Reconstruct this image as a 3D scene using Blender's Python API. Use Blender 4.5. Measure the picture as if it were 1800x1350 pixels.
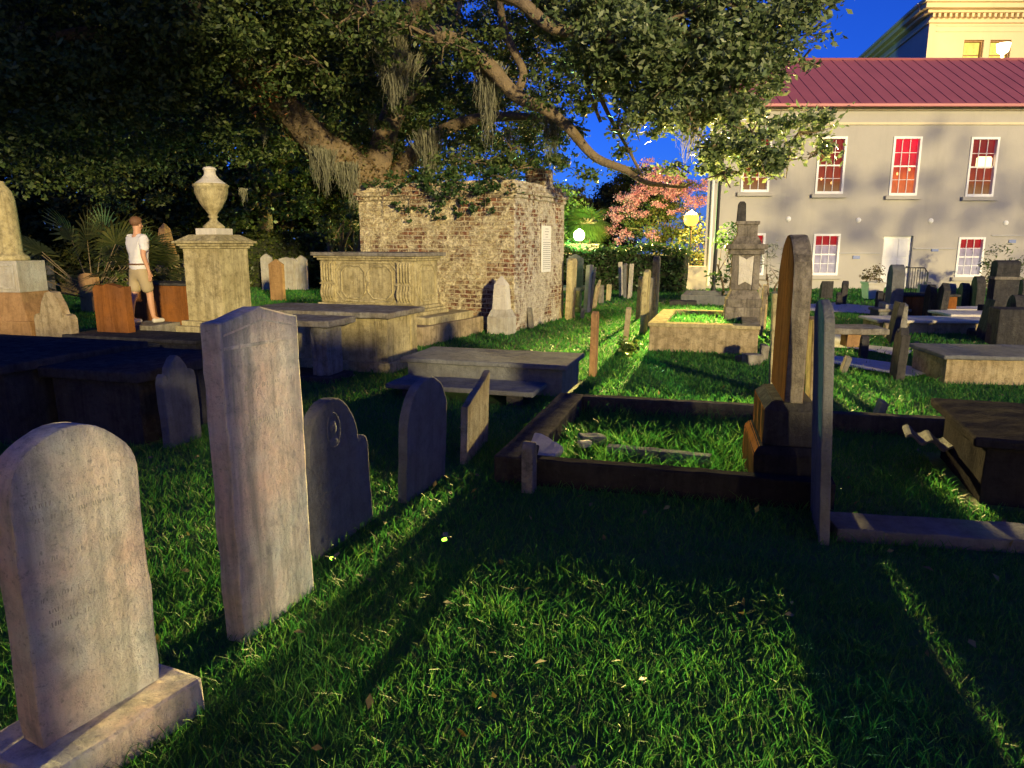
import bpy, bmesh, math, random
import numpy as np
from mathutils import Vector, Matrix, noise as mnoise
for _o in list(bpy.data.objects): bpy.data.objects.remove(_o, do_unlink=True)
SC = bpy.context.scene
COL = SC.collection
R = math.radians
rnd = random.Random(7)
ORANGE, GREEN, FLOOD = 150000, 18000, 330     # powers of the added lawn spots and the floodlight
WALLH = 1.58                                # top of the added hedge behind the viewer
# ------------------------------------------------------------------ camera
F, T, CZ = 1250.0, R(11.1), 1.5
cs, sn = math.cos(T), math.sin(T)
cam = bpy.data.cameras.new('camera'); cam.sensor_width = 36; cam.lens = 36 * F / 1800
cam.clip_start = .05; cam.clip_end = 600
camo = bpy.data.objects.new('camera', cam); COL.objects.link(camo)
camo.location = (0, 0, CZ); camo.rotation_euler = (R(90) - T, 0, 0)
SC.camera = camo
# ------------------------------------------------------------------ world: blue hour sky
SUN_AZ, SUN_EL = R(158), R(9.0)            # the warm low key, behind the camera on the right
w = bpy.data.worlds.new('World'); SC.world = w; w.use_nodes = True
nt = w.node_tree; nt.nodes.clear()
sky = nt.nodes.new('ShaderNodeTexSky'); sky.sky_type = 'NISHITA'; sky.sun_disc = False
sky.sun_elevation = SUN_EL; sky.sun_rotation = SUN_AZ
sky.air_density = 1.0; sky.dust_density = 0.2; sky.ozone_density = 8.0
mul = nt.nodes.new('ShaderNodeMix'); mul.data_type = 'RGBA'; mul.blend_type = 'MULTIPLY'; mul.inputs[0].default_value = 1
mul.inputs[7].default_value = (.50, .54, 1.28, 1)
bg = nt.nodes.new('ShaderNodeBackground'); bg.inputs[1].default_value = .115
wo = nt.nodes.new('ShaderNodeOutputWorld')
nt.links.new(sky.outputs[0], mul.inputs[6]); nt.links.new(mul.outputs[2], bg.inputs[0]); nt.links.new(bg.outputs[0], wo.inputs[0])
sl = bpy.data.lights.new('sun', 'SUN'); sl.energy = 4.3; sl.angle = R(2.4); sl.color = (1, .79, .37)
so = bpy.data.objects.new('sun', sl); COL.objects.link(so)
sdir = Vector((math.sin(SUN_AZ) * math.cos(SUN_EL), math.cos(SUN_AZ) * math.cos(SUN_EL), math.sin(SUN_EL)))
so.rotation_euler = sdir.to_track_quat('Z', 'Y').to_euler()
so.location = sdir * 40
SC.view_settings.view_transform = 'Standard'; SC.view_settings.look = 'None'
SC.view_settings.exposure = .42; SC.view_settings.gamma = 1
SC.render.engine = 'CYCLES'
SC.cycles.use_denoising = True
SC.cycles.max_bounces = 6; SC.cycles.transparent_max_bounces = 8
SC.cycles.sample_clamp_indirect = 4
# ------------------------------------------------------------------ photo measurements -> the ground
GA = R(17.5)                                # the rows of graves run 17.5 degrees off the view
GX = Vector((math.cos(GA), -math.sin(GA), 0)); GY = Vector((math.sin(GA), math.cos(GA), 0))
def ray(px, py):
    a, b = (px - 900) / F, (675 - py) / F
    return Vector((a, cs + b * sn, -sn + b * cs))
def gp(px, py, z=0.0):
    r = ray(px, py); k = (z - CZ) / r.z
    return Vector((r.x * k, r.y * k, z))
def at(px, py, Y):
    r = ray(px, py); k = Y / r.y
    return Vector((r.x * k, Y, CZ + r.z * k))
def hz(Y, py):                              # height of the point at depth Y seen at row py
    k = (675 - py) / F
    return CZ + Y * (k * cs - sn) / (cs + k * sn)
# ------------------------------------------------------------------ object helpers
def tag(o, label=None, cat=None, group=None, kind=None):
    if label: o['label'] = label
    if cat: o['category'] = cat
    if group: o['group'] = group
    if kind: o['kind'] = kind
    return o
def thing(name, label, cat, loc=(0, 0, 0), rz=0.0, group=None):
    o = bpy.data.objects.new(name, None); COL.objects.link(o); o.empty_display_size = .2
    o.location = loc; o.rotation_euler = (0, 0, rz)
    return tag(o, label, cat, group)
def link(name, me, mat=None, parent=None, loc=None, rz=None, smooth=None):
    o = bpy.data.objects.new(name, me); COL.objects.link(o)
    if mat and not me.materials: me.materials.append(mat)
    if parent: o.parent = parent
    if loc is not None: o.location = loc
    if rz is not None: o.rotation_euler = (0, 0, rz)
    return o
def obj(name, bm, mat, parent=None, loc=None, rz=None, smooth=False):
    me = bpy.data.meshes.new(name)
    bmesh.ops.recalc_face_normals(bm, faces=bm.faces)
    if smooth:
        for f in bm.faces: f.smooth = True
    bm.to_mesh(me); bm.free()
    return link(name, me, mat, parent, loc, rz)
def merge(dst, src):
    me = bpy.data.meshes.new('tmp'); src.to_mesh(me); src.free(); dst.from_mesh(me); bpy.data.meshes.remove(me)
def roughen(bm, amp, sc, seed):
    if amp <= 0: return
    off = Vector((seed * 3.1, seed * 1.7, seed * .9))
    for v in bm.verts:
        n = mnoise.noise_vector(v.co * sc + off) + .5 * mnoise.noise_vector(v.co * sc * 3.3 + off)
        v.co += n * amp
def bx(bm, x0, x1, y0, y1, z0, z1, bev=.008, seg=2, rough=0, rs=6, cut=.0):
    b = bmesh.new(); bmesh.ops.create_cube(b, size=1)
    for v in b.verts: v.co = Vector((x0 + (v.co.x + .5) * (x1 - x0), y0 + (v.co.y + .5) * (y1 - y0), z0 + (v.co.z + .5) * (z1 - z0)))
    if bev: bmesh.ops.bevel(b, geom=b.edges[:], offset=bev, segments=seg, affect='EDGES', profile=.6)
    if rough:
        L = max(x1 - x0, y1 - y0, z1 - z0)
        for ax, (a0, a1) in enumerate(((x0, x1), (y0, y1), (z0, z1))):
            n = int((a1 - a0) / (cut or .12))
            for i in range(1, min(n, 24)):
                c = a0 + (a1 - a0) * i / n
                co = [0, 0, 0]; no = [0, 0, 0]; co[ax] = c; no[ax] = 1
                bmesh.ops.bisect_plane(b, geom=b.verts[:] + b.edges[:] + b.faces[:], plane_co=co, plane_no=no)
        roughen(b, rough, rs, x0 * 7 + z1 * 3 + y1)
    merge(bm, b)
def prism(bm, pts, x0, x1, bev=.01, jitter=0, seed=0, seg=2):
    """outline pts in (y, z), extruded from x0 to x1"""
    b = bmesh.new()
    vs = [b.verts.new((x1, y, z)) for y, z in pts]
    f = b.faces.new(vs)
    r = bmesh.ops.extrude_face_region(b, geom=[f])
    for v in r['geom']:
        if isinstance(v, bmesh.types.BMVert): v.co.x = x0
    bmesh.ops.recalc_face_normals(b, faces=b.faces)
    if bev:
        ed = [e for e in b.edges if any(len(fc.verts) > 4 for fc in e.link_faces)]
        bmesh.ops.bevel(b, geom=ed, offset=bev, segments=seg, affect='EDGES', profile=.6, clamp_overlap=True)
    if jitter: roughen(b, jitter, 9, seed)
    for fc in b.faces: fc.smooth = False
    merge(bm, b)
def tube(bm, pts, rad, n=8, cap=True):
    pts = [Vector(p) for p in pts]; rings = []
    up = Vector((0, 0, 1)); prev = None
    for i, p in enumerate(pts):
        d = (pts[min(i + 1, len(pts) - 1)] - pts[max(i - 1, 0)]).normalized()
        a = prev - d * prev.dot(d) if prev else (d.cross(up) if abs(d.z) < .9 else d.cross(Vector((1, 0, 0))))
        a.normalize(); prev = a; c = d.cross(a)
        r = rad[i] if hasattr(rad, '__len__') else rad
        rings.append([bm.verts.new(p + (a * math.cos(t) + c * math.sin(t)) * r) for t in [2 * math.pi * k / n for k in range(n)]])
    for A, B in zip(rings, rings[1:]):
        for k in range(n): bm.faces.new((A[k], A[(k + 1) % n], B[(k + 1) % n], B[k]))
    if cap: bm.faces.new(rings[0][::-1]); bm.faces.new(rings[-1])
def lathe(bm, prof, n=24, cx=0, cy=0):
    rings = [[bm.verts.new((cx + r * math.cos(2 * math.pi * k / n), cy + r * math.sin(2 * math.pi * k / n), z)) for k in range(n)] for r, z in prof]
    for A, B in zip(rings, rings[1:]):
        for k in range(n): bm.faces.new((A[k], A[(k + 1) % n], B[(k + 1) % n], B[k]))
    bm.faces.new(rings[0][::-1]); bm.faces.new(rings[-1])
def taper(bm, w0, d0, z0, w1, d1, z1, cx=0, cy=0, bev=.006):
    b = bmesh.new(); bmesh.ops.create_cube(b, size=1)
    for v in b.verts:
        t = v.co.z > 0; ww, dd = (w1, d1) if t else (w0, d0)
        v.co = Vector((cx + v.co.x * ww, cy + v.co.y * dd, z1 if t else z0))
    if bev: bmesh.ops.bevel(b, geom=b.edges[:], offset=bev, segments=2, affect='EDGES')
    merge(bm, b)
def np_mesh(name, V, Q):
    me = bpy.data.meshes.new(name); V = np.asarray(V, np.float32).reshape(-1, 3); Q = np.asarray(Q, np.int32)
    k = Q.shape[1]
    me.vertices.add(len(V)); me.vertices.foreach_set('co', V.ravel())
    me.loops.add(Q.size); me.loops.foreach_set('vertex_index', Q.ravel())
    me.polygons.add(len(Q)); me.polygons.foreach_set('loop_start', np.arange(0, Q.size, k, dtype=np.int32))
    me.update(calc_edges=True)
    return me
# ------------------------------------------------------------------ materials
def mat(name):
    m = bpy.data.materials.new(name); m.use_nodes = True
    n = m.node_tree.nodes; return m, n, m.node_tree.links, n['Principled BSDF']
def nd(n, t, **k):
    x = n.new(t)
    for a, v in k.items(): setattr(x, a, v)
    return x
def noise_n(n, l, vec, scale, detail=6, rough=.6):
    x = n.new('ShaderNodeTexNoise'); x.inputs['Scale'].default_value = scale; x.inputs['Detail'].default_value = detail; x.inputs['Roughness'].default_value = rough
    if vec: l.new(vec, x.inputs['Vector'])
    return x.outputs['Fac']
def ramp(n, l, fac, stops):
    x = n.new('ShaderNodeValToRGB'); e = x.color_ramp.elements
    while len(e) < len(stops): e.new(.5)
    for el, (p, c) in zip(e, stops): el.position = p; el.color = (*c, 1) if len(c) == 3 else c
    l.new(fac, x.inputs[0]); return x.outputs[0]
def mix(n, l, fac, a, b, mode='MIX'):
    x = n.new('ShaderNodeMix'); x.data_type = 'RGBA'; x.blend_type = mode
    for s, v in ((0, fac), (6, a), (7, b)):
        if isinstance(v, (int, float)): x.inputs[s].default_value = v
        elif isinstance(v, tuple): x.inputs[s].default_value = (*v, 1) if len(v) == 3 else v
        else: l.new(v, x.inputs[s])
    return x.outputs[2]
def math_n(n, l, op, a, b=0.0):
    x = n.new('ShaderNodeMath'); x.operation = op
    for s, v in ((0, a), (1, b)):
        if isinstance(v, (int, float)): x.inputs[s].default_value = v
        else: l.new(v, x.inputs[s])
    return x.outputs[0]
def obvec(n, l, scale=(1, 1, 1), rand=True):
    tc = n.new('ShaderNodeTexCoord'); mp = n.new('ShaderNodeMapping'); mp.inputs['Scale'].default_value = scale
    l.new(tc.outputs['Object'], mp.inputs['Vector'])
    if rand:
        oi = n.new('ShaderNodeObjectInfo'); m2 = math_n(n, l, 'MULTIPLY', oi.outputs['Random'], 37.0)
        cb = n.new('ShaderNodeCombineXYZ'); l.new(m2, cb.inputs[0]); l.new(m2, cb.inputs[1]); l.new(m2, cb.inputs[2])
        l.new(cb.outputs[0], mp.inputs['Location'])
    return mp.outputs[0]
def bump(n, l, h, strength, dist, p):
    x = n.new('ShaderNodeBump'); x.inputs['Strength'].default_value = strength; x.inputs['Distance'].default_value = dist
    l.new(h, x.inputs['Height']); l.new(x.outputs[0], p.inputs['Normal']); return x
def stone(name, base, dark, tint, mott=.5, streak=.5, lichen=.0, rough=.85, bs=.75, spots=.45):
    m, n, l, p = mat(name)
    v = obvec(n, l)
    vs = obvec(n, l, (9, 9, .7))
    c = mix(n, l, ramp(n, l, noise_n(n, l, v, 2.6, 7, .65), [(.36, (0, 0, 0)), (.66, (1, 1, 1))]), base, tint)
    f1 = ramp(n, l, noise_n(n, l, vs, 1.6, 6, .65), [(.45, (0, 0, 0)), (.72, (1, 1, 1))])
    c = mix(n, l, math_n(n, l, 'MULTIPLY', f1, streak), c, dark)
    f2 = ramp(n, l, noise_n(n, l, v, 11, 8, .72), [(.47, (0, 0, 0)), (.66, (1, 1, 1))])
    c = mix(n, l, math_n(n, l, 'MULTIPLY', f2, mott), c, dark)
    if lichen:
        f3 = ramp(n, l, noise_n(n, l, v, 7, 8, .75), [(.56, (0, 0, 0)), (.62, (1, 1, 1))])
        c = mix(n, l, math_n(n, l, 'MULTIPLY', f3, lichen), c, (.42, .42, .36))
    fs = ramp(n, l, noise_n(n, l, v, 60, 3, .7), [(.3, (0, 0, 0)), (.42, (1, 1, 1))])
    c = mix(n, l, math_n(n, l, 'MULTIPLY', math_n(n, l, 'SUBTRACT', 1.0, fs), spots), c, dark)
    l.new(c, p.inputs['Base Color']); p.inputs['Roughness'].default_value = rough; p.inputs['Specular IOR Level'].default_value = 0; p.inputs['Roughness'].default_value = 1
    h = math_n(n, l, 'ADD', noise_n(n, l, v, 38, 8, .75), math_n(n, l, 'MULTIPLY', noise_n(n, l, v, 7, 5, .6), 1.2))
    bump(n, l, h, bs, .028, p)
    return m
M = {}
M['marble'] = stone('weathered_marble', (.50, .49, .46), (.20, .19, .17), (.40, .36, .30), .35, .55)
M['pink'] = stone('stained_marble', (.57, .60, .58), (.19, .20, .20), (.66, .51, .45), .5, .8, .22, spots=.6)
M['grey'] = stone('grey_stone', (.30, .29, .27), (.07, .068, .06), (.21, .18, .14), .65, .6, .12)
M['slate'] = stone('slate', (.19, .20, .22), (.075, .08, .09), (.14, .14, .145), .4, .45)
M['sand'] = stone('brown_sandstone', (.40, .25, .13), (.14, .08, .045), (.30, .18, .09), .45, .5)
M['buff'] = stone('buff_stone', (.46, .38, .25), (.12, .095, .055), (.32, .25, .16), .65, .65, .1)
M['dark'] = stone('sooty_stone', (.055, .055, .06), (.02, .02, .024), (.085, .08, .078), .5, .6, .05)  # darkened to hold the shade on tombs and slab sides
M['lime'] = stone('limestone', (.57, .50, .30), (.13, .11, .06), (.38, .32, .17), .62, .75, .08)
M['rust'] = stone('rust_stained_stone', (.26, .10, .028), (.10, .04, .014), (.20, .085, .035), .4, .8, bs=.3)  # brown stone; on the arched monument it paints in orange lamplight
M['ash'] = stone('blackened_marble', (.17, .15, .13), (.05, .044, .04), (.30, .27, .23), .6, .9)
M['white'] = stone('white_marble', (.66, .63, .58), (.33, .31, .28), (.58, .53, .46), .2, .35)
def plain(name, c, rough=.7, metal=0, var=.15, sc=6, bs=.15):
    m, n, l, p = mat(name); v = obvec(n, l)
    d = tuple(x * (1 - var * 2.2) for x in c)
    l.new(mix(n, l, noise_n(n, l, v, sc, 6, .65), d, tuple(min(1, x * (1 + var)) for x in c)), p.inputs['Base Color'])
    p.inputs['Roughness'].default_value = rough; p.inputs['Metallic'].default_value = metal
    if bs: bump(n, l, noise_n(n, l, v, sc * 6, 5, .6), bs, .01, p)
    return m
def emis(name, c, s):
    m, n, l, p = mat(name); p.inputs['Base Color'].default_value = (*c, 1)
    p.inputs['Emission Color'].default_value = (*c, 1); p.inputs['Emission Strength'].default_value = s; return m
def leafmat(name, a, b, c, trans=.35, rough=.42, spec=.5):
    m, n, l, p = mat(name)
    g = n.new('ShaderNodeNewGeometry')
    col = ramp(n, l, g.outputs['Random Per Island'], [(0, a), (.5, b), (1, c)])
    l.new(col, p.inputs['Base Color']); p.inputs['Roughness'].default_value = rough; p.inputs['Specular IOR Level'].default_value = spec
    tr = n.new('ShaderNodeBsdfTranslucent'); l.new(mix(n, l, .5, col, (.35, .45, .05), 'MIX') if trans > .5 else col, tr.inputs['Color'])
    mx = n.new('ShaderNodeMixShader'); mx.inputs[0].default_value = trans
    l.new(p.outputs[0], mx.inputs[1]); l.new(tr.outputs[0], mx.inputs[2])
    l.new(mx.outputs[0], n['Material Output'].inputs[0]); return m
M['oak_leaf'] = leafmat('oak_leaf', (.035, .06, .018), (.06, .10, .028), (.13, .16, .045), .22, .5, .35)
M['oak_leaf_big'] = leafmat('broad_oak_leaf', (.07, .11, .045), (.13, .19, .075), (.26, .30, .16), .3)
M['back_leaf'] = leafmat('background_leaf', (.025, .035, .012), (.05, .06, .018), (.09, .09, .025), .15, .7, .1)
M['hedge_leaf'] = leafmat('hedge_leaf', (.03, .05, .014), (.06, .09, .022), (.12, .14, .03))
M['far_leaf'] = leafmat('far_leaf', (.05, .08, .02), (.08, .13, .03), (.12, .17, .04), .4)
M['myrtle_leaf'] = leafmat('myrtle_leaf', (.05, .07, .02), (.08, .10, .03), (.11, .13, .04), .4)
M['flower'] = leafmat('myrtle_flower', (.36, .13, .24), (.46, .2, .34), (.52, .28, .40), .4)
M['fern'] = leafmat('resurrection_fern', (.12, .07, .03), (.17, .11, .045), (.12, .12, .04), .3)
M['orange_fern'] = leafmat('dry_fern', (.40, .16, .07), (.5, .22, .1), (.36, .17, .08), .3)
M['palm_leaf'] = leafmat('palm_leaf', (.04, .06, .02), (.07, .09, .03), (.16, .17, .06), .25)
M['moss'] = leafmat('spanish_moss', (.16, .17, .12), (.23, .23, .17), (.29, .29, .22), .3, .9, .1)
M['ivy'] = leafmat('ivy_leaf', (.02, .05, .014), (.04, .085, .022), (.06, .12, .03), .3)
M['grass_blade'] = leafmat('grass_blade', (.025, .14, .03), (.045, .20, .04), (.12, .26, .05), .5, .5, .25)
def barkm():
    m, n, l, p = mat('oak_bark'); v = obvec(n, l, rand=False)
    vor = n.new('ShaderNodeTexVoronoi'); vor.inputs['Scale'].default_value = 7; l.new(v, vor.inputs['Vector'])
    c = mix(n, l, noise_n(n, l, v, 5, 8, .7), (.08, .058, .038), (.33, .25, .16))
    c = mix(n, l, ramp(n, l, noise_n(n, l, v, 2.2, 6, .7), [(.52, (0, 0, 0)), (.66, (1, 1, 1))]), c, (.16, .11, .05))
    l.new(c, p.inputs['Base Color']); p.inputs['Roughness'].default_value = .9
    bump(n, l, math_n(n, l, 'ADD', vor.outputs['Distance'], noise_n(n, l, v, 22, 8, .7)), .9, .05, p); return m
M['bark'] = barkm()
def groundm():
    m, n, l, p = mat('turf_soil'); v = obvec(n, l, rand=False)
    c = mix(n, l, noise_n(n, l, v, .9, 8, .7), (.025, .07, .02), (.04, .12, .03))
    c = mix(n, l, ramp(n, l, noise_n(n, l, v, 2.3, 8, .7), [(.56, (0, 0, 0)), (.72, (1, 1, 1))]), c, (.045, .045, .02))
    c = mix(n, l, ramp(n, l, noise_n(n, l, v, 24, 4, .7), [(.4, (0, 0, 0)), (.7, (1, 1, 1))]), c, (.05, .17, .035))
    l.new(c, p.inputs['Base Color']); p.inputs['Roughness'].default_value = .95
    bump(n, l, noise_n(n, l, v, 30, 6, .8), .8, .05, p); return m
M['ground'] = groundm()
def brickm():
    m, n, l, p = mat('old_brick')
    tc = n.new('ShaderNodeTexCoord'); uv = tc.outputs['UV']
    # joints wander a little, as in hand-laid work
    jn = n.new('ShaderNodeTexNoise'); jn.inputs['Scale'].default_value = 6; l.new(uv, jn.inputs['Vector'])
    jv = n.new('ShaderNodeVectorMath'); jv.operation = 'MULTIPLY_ADD'; l.new(jn.outputs['Color'], jv.inputs[0]); jv.inputs[1].default_value = (.035, .035, 0); l.new(uv, jv.inputs[2])
    bk = n.new('ShaderNodeTexBrick'); l.new(jv.outputs[0], bk.inputs['Vector'])
    bk.inputs['Scale'].default_value = 1; bk.inputs['Brick Width'].default_value = .215; bk.inputs['Row Height'].default_value = .08
    bk.inputs['Mortar Size'].default_value = .011; bk.inputs['Mortar Smooth'].default_value = .3; bk.inputs['Bias'].default_value = 0
    bk.inputs['Color1'].default_value = (.26, .095, .05, 1); bk.inputs['Color2'].default_value = (.12, .05, .03, 1); bk.inputs['Mortar'].default_value = (.66, .56, .40, 1)
    v = obvec(n, l, rand=False)
    # the right hand wall still carries limewash; the long wall only rags of ochre plaster
    sp = n.new('ShaderNodeSeparateXYZ'); l.new(tc.outputs['Normal'], sp.inputs[0])
    side = ramp(n, l, sp.outputs[0], [(.5, (0, 0, 0)), (.7, (1, 1, 1))])
    big = math_n(n, l, 'ADD', noise_n(n, l, v, 1.25, 10, .7), math_n(n, l, 'MULTIPLY', side, .015))
    pl = ramp(n, l, big, [(.46, (0, 0, 0)), (.495, (1, 1, 1))])
    frag = ramp(n, l, noise_n(n, l, v, 9, 9, .78), [(.49, (0, 0, 0)), (.53, (1, 1, 1))])
    rag = ramp(n, l, noise_n(n, l, v, 17, 6, .75), [(.44, (0, 0, 0)), (.52, (1, 1, 1))])
    m1 = math_n(n, l, 'MULTIPLY', pl, math_n(n, l, 'ADD', math_n(n, l, 'MULTIPLY', rag, .45), .5))
    mask = math_n(n, l, 'MAXIMUM', m1, math_n(n, l, 'MULTIPLY', frag, math_n(n, l, 'ADD', math_n(n, l, 'MULTIPLY', side, .35), .5)))
    och = ramp(n, l, noise_n(n, l, v, 5, 10, .78), [(.3, (.17, .14, .06)), (.43, (.55, .45, .24)), (.57, (.80, .71, .48))])
    wht = ramp(n, l, noise_n(n, l, v, 5, 10, .78), [(.3, (.25, .21, .17)), (.45, (.60, .55, .47)), (.62, (.76, .72, .64))])
    c = mix(n, l, mask, bk.outputs['Color'], mix(n, l, side, och, wht))
    dirt = ramp(n, l, noise_n(n, l, v, 2.6, 10, .78), [(.52, (0, 0, 0)), (.66, (1, 1, 1))])
    c = mix(n, l, math_n(n, l, 'MULTIPLY', dirt, math_n(n, l, 'SUBTRACT', .50, math_n(n, l, 'MULTIPLY', side, .35))), c, (.12, .10, .05))
    l.new(c, p.inputs['Base Color']); p.inputs['Roughness'].default_value = .95
    h = math_n(n, l, 'ADD', math_n(n, l, 'MULTIPLY', bk.outputs['Fac'], -.3), math_n(n, l, 'ADD', math_n(n, l, 'MULTIPLY', mask, .9), math_n(n, l, 'MULTIPLY', noise_n(n, l, v, 20, 8, .75), .9)))
    bump(n, l, h, 1, .035, p); return m
M['brick'] = brickm()
M['brick_white'] = None
def stuccom(name, a, b, sc=1.2):
    m, n, l, p = mat(name); v = obvec(n, l, rand=False); vs = obvec(n, l, (1, 1, .12), rand=False)
    c = mix(n, l, noise_n(n, l, v, sc, 8, .65), a, b)
    c = mix(n, l, math_n(n, l, 'MULTIPLY', ramp(n, l, noise_n(n, l, vs, 1.3, 7, .7), [(.5, (0, 0, 0)), (.75, (1, 1, 1))]), .3), c, tuple(x * .62 for x in a))
    l.new(c, p.inputs['Base Color']); p.inputs['Roughness'].default_value = .9
    bump(n, l, noise_n(n, l, v, 25, 6, .7), .25, .02, p); return m
M['stucco'] = stuccom('cream_stucco', (.35, .335, .315), (.48, .455, .42))
M['trim'] = stuccom('cream_trim', (.62, .53, .36), (.72, .64, .46))
M['upper'] = stuccom('ochre_stucco', (.58, .46, .27), (.68, .56, .36))
M['whitepaint'] = plain('white_paint', (.84, .84, .83), .5, 0, .06, 8, .05)
M['roof'] = plain('maroon_metal', (.34, .095, .11), .5, .1, .16, .8, .05)
M['iron'] = plain('dark_iron', (.035, .035, .04), .5, .5)
M['path'] = plain('pale_gravel', (.50, .49, .50), .95, 0, .2, 9, .6)
M['plaque'] = None
M['terracotta'] = plain('pale_planter', (.5, .48, .45), .8)
M['skin'] = plain('skin', (.5, .27, .17), .6, 0, .05, 6, 0)
M['shirt'] = plain('white_cloth', (.62, .61, .66), .9, 0, .06, 9, .3)
M['khaki'] = plain('khaki_cloth', (.36, .29, .18), .9, 0, .08, 9, .3)
M['blue'] = plain('blue_cloth', (.05, .09, .38), .9, 0, .08, 9, .3)
M['hair'] = plain('brown_hair', (.16, .075, .035), .7, 0, .2, 40, .4)
M['shoe'] = plain('pale_shoe', (.55, .53, .5), .7)

M['black'] = plain('black_enamel', (.006, .006, .006), .6, 0, .05, 6, 0)
M['soot'] = stone('blackened_slab', (.022, .022, .028), (.01, .01, .013), (.034, .032, .034), .5, .6, .0, bs=.4)  # near black, shade put into the colour of kerbs and near tomb
# ------------------------------------------------------------------ the setting: ground, paths
bm = bmesh.new(); bmesh.ops.create_grid(bm, x_segments=90, y_segments=90, size=150)
for v in bm.verts: v.co.z = -.02 if v.co.length < 60 else -.02 - .004 * (v.co.length - 60)
g = obj('ground', bm, M['ground']); tag(g, kind='structure')
EX = []                                     # footprints kept clear of grass
def ex(c, rz, x0, x1, y0, y1): EX.append((c[0], c[1], rz, x0, x1, y0, y1))
def sheet(name, pxs, z, m):
    bm = bmesh.new(); pts = [gp(a, b) for a, b in pxs]; out = []
    for i, p in enumerate(pts):
        q = pts[(i + 1) % len(pts)]; n = max(2, int((q - p).length / .25))
        for k in range(n):
            t = p.lerp(q, k / n); nn = mnoise.noise_vector(t * 1.7) * .14; out.append((t.x + nn.x, t.y + nn.y, z))
    f = bm.faces.new([bm.verts.new(p) for p in out]); bmesh.ops.triangulate(bm, faces=[f])
    o = obj(name, bm, m); tag(o, kind='structure'); PATHS.append([(p[0], p[1]) for p in out]); return o
PATHS = []
sheet('path', [(1365, 537), (1470, 532), (1560, 541), (1640, 549), (1600, 556), (1500, 550), (1380, 545)], .006, M['path'])
sheet('path', [(1440, 588), (1500, 584), (1530, 606), (1600, 617), (1590, 628), (1500, 613), (1440, 610)], .006, M['path'])
sheet('path', [(1452, 624), (1520, 630), (1600, 644), (1645, 655), (1600, 662), (1530, 652), (1452, 636)], .006, M['path'])
# ------------------------------------------------------------------ headstones
def outline(prof, w, h):
    a = w / 2; P = [(-a, -.12), (a, -.12)]
    def arc(cy, cz, r, rz, t0, t1, n=14): return [(cy + r * math.cos(R(t0 + (t1 - t0) * k / n)), cz + rz * math.sin(R(t0 + (t1 - t0) * k / n))) for k in range(n + 1)]
    if prof == 'round': P += arc(0, h - a, a, a, 0, 180, 22)
    elif prof == 'segment': P += arc(0, h - a * .45, a, a * .45, 0, 180, 18)
    elif prof == 'point': P += [(a, h - a * .62), (0, h), (-a, h - a * .62)]
    elif prof == 'gable': P += [(a, h - w * .10), (0, h), (-a, h - w * .10)]
    elif prof == 'gothic': P += [(a, h - w * .75)] + [(a * math.cos(R(90 * k / 8)) ** 1.0, h - w * .75 + w * .75 * math.sin(R(90 * k / 8)) ** .85) for k in range(1, 8)] + [(0, h)] + [(-a * math.cos(R(90 * k / 8)), h - w * .75 + w * .75 * math.sin(R(90 * k / 8)) ** .85) for k in range(7, 0, -1)] + [(-a, h - w * .75)]
    elif prof == 'shoulder':
        s = h - a * .95; P += [(a, s - .02)] + arc(a * .85, s, a * .13, .035, 0, 150, 5) + [(a * .70, s + .01)] + arc(0, s + .03, a * .70, h - s - .03, 8, 172, 16) + [(-a * .70, s + .01)] + arc(-a * .85, s, a * .13, .035, 30, 180, 5) + [(-a, s - .02)]
    elif prof == 'shoulderpoint':
        s = h - a * 1.15; P += [(a, s), (a * .92, s + .05), (a * .78, s + .07), (a * .68, s + .02)] + [(a * .5, s + (h - s) * .55), (a * .22, h - .02), (0, h), (-a * .22, h - .02), (-a * .5, s + (h - s) * .55)] + [(-a * .68, s + .02), (-a * .78, s + .07), (-a * .92, s + .05), (-a, s)]
    elif prof == 'wavy': P += [(a, h - .06), (a * .8, h - .01), (a * .5, h - .03), (a * .1, h + .01), (-a * .4, h - .015), (-a * .7, h - .05), (-a, h - .03)]
    elif prof == 'slant': P += [(a, h), (a * .3, h - .06), (-a * .4, h - .11), (-a, h - .15)]
    elif prof == 'slantback': P += [(a, h - .15), (a * .3, h - .09), (-a * .3, h - .03), (-a, h)]
    elif prof == 'broken': P += [(a, h - .12), (a * .5, h - .03), (a * .15, h - .08), (-a * .35, h), (-a * .7, h - .10), (-a, h - .07)]
    else: P += [(a, h), (-a, h)]
    # resample so the edges can be worn
    out = []
    for i, p in enumerate(P):
        q = P[(i + 1) % len(P)]; d = math.dist(p, q); n = max(1, int(d / .06))
        for k in range(n): out.append((p[0] + (q[0] - p[0]) * k / n, p[1] + (q[1] - p[1]) * k / n))
    return out
SEED = [0]
def wear(pts, amp):
    SEED[0] += 1; s = SEED[0] * 5.7
    return [(y + amp * mnoise.noise((y * 9 + s, z * 9, s)), z + (amp * mnoise.noise((y * 9, z * 9 + s, s * 2)) if z > 0 else 0)) for y, z in pts]
def stone_mesh(prof, w, th, h, seed=0, bev=.008, amp=.006):
    bm = bmesh.new(); prism(bm, wear(outline(prof, w, h), amp), -th / 2, th / 2, min(bev, th * .2), amp * .35, SEED[0]); return bm
GROUP = 'gravestones in the churchyard'
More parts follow.
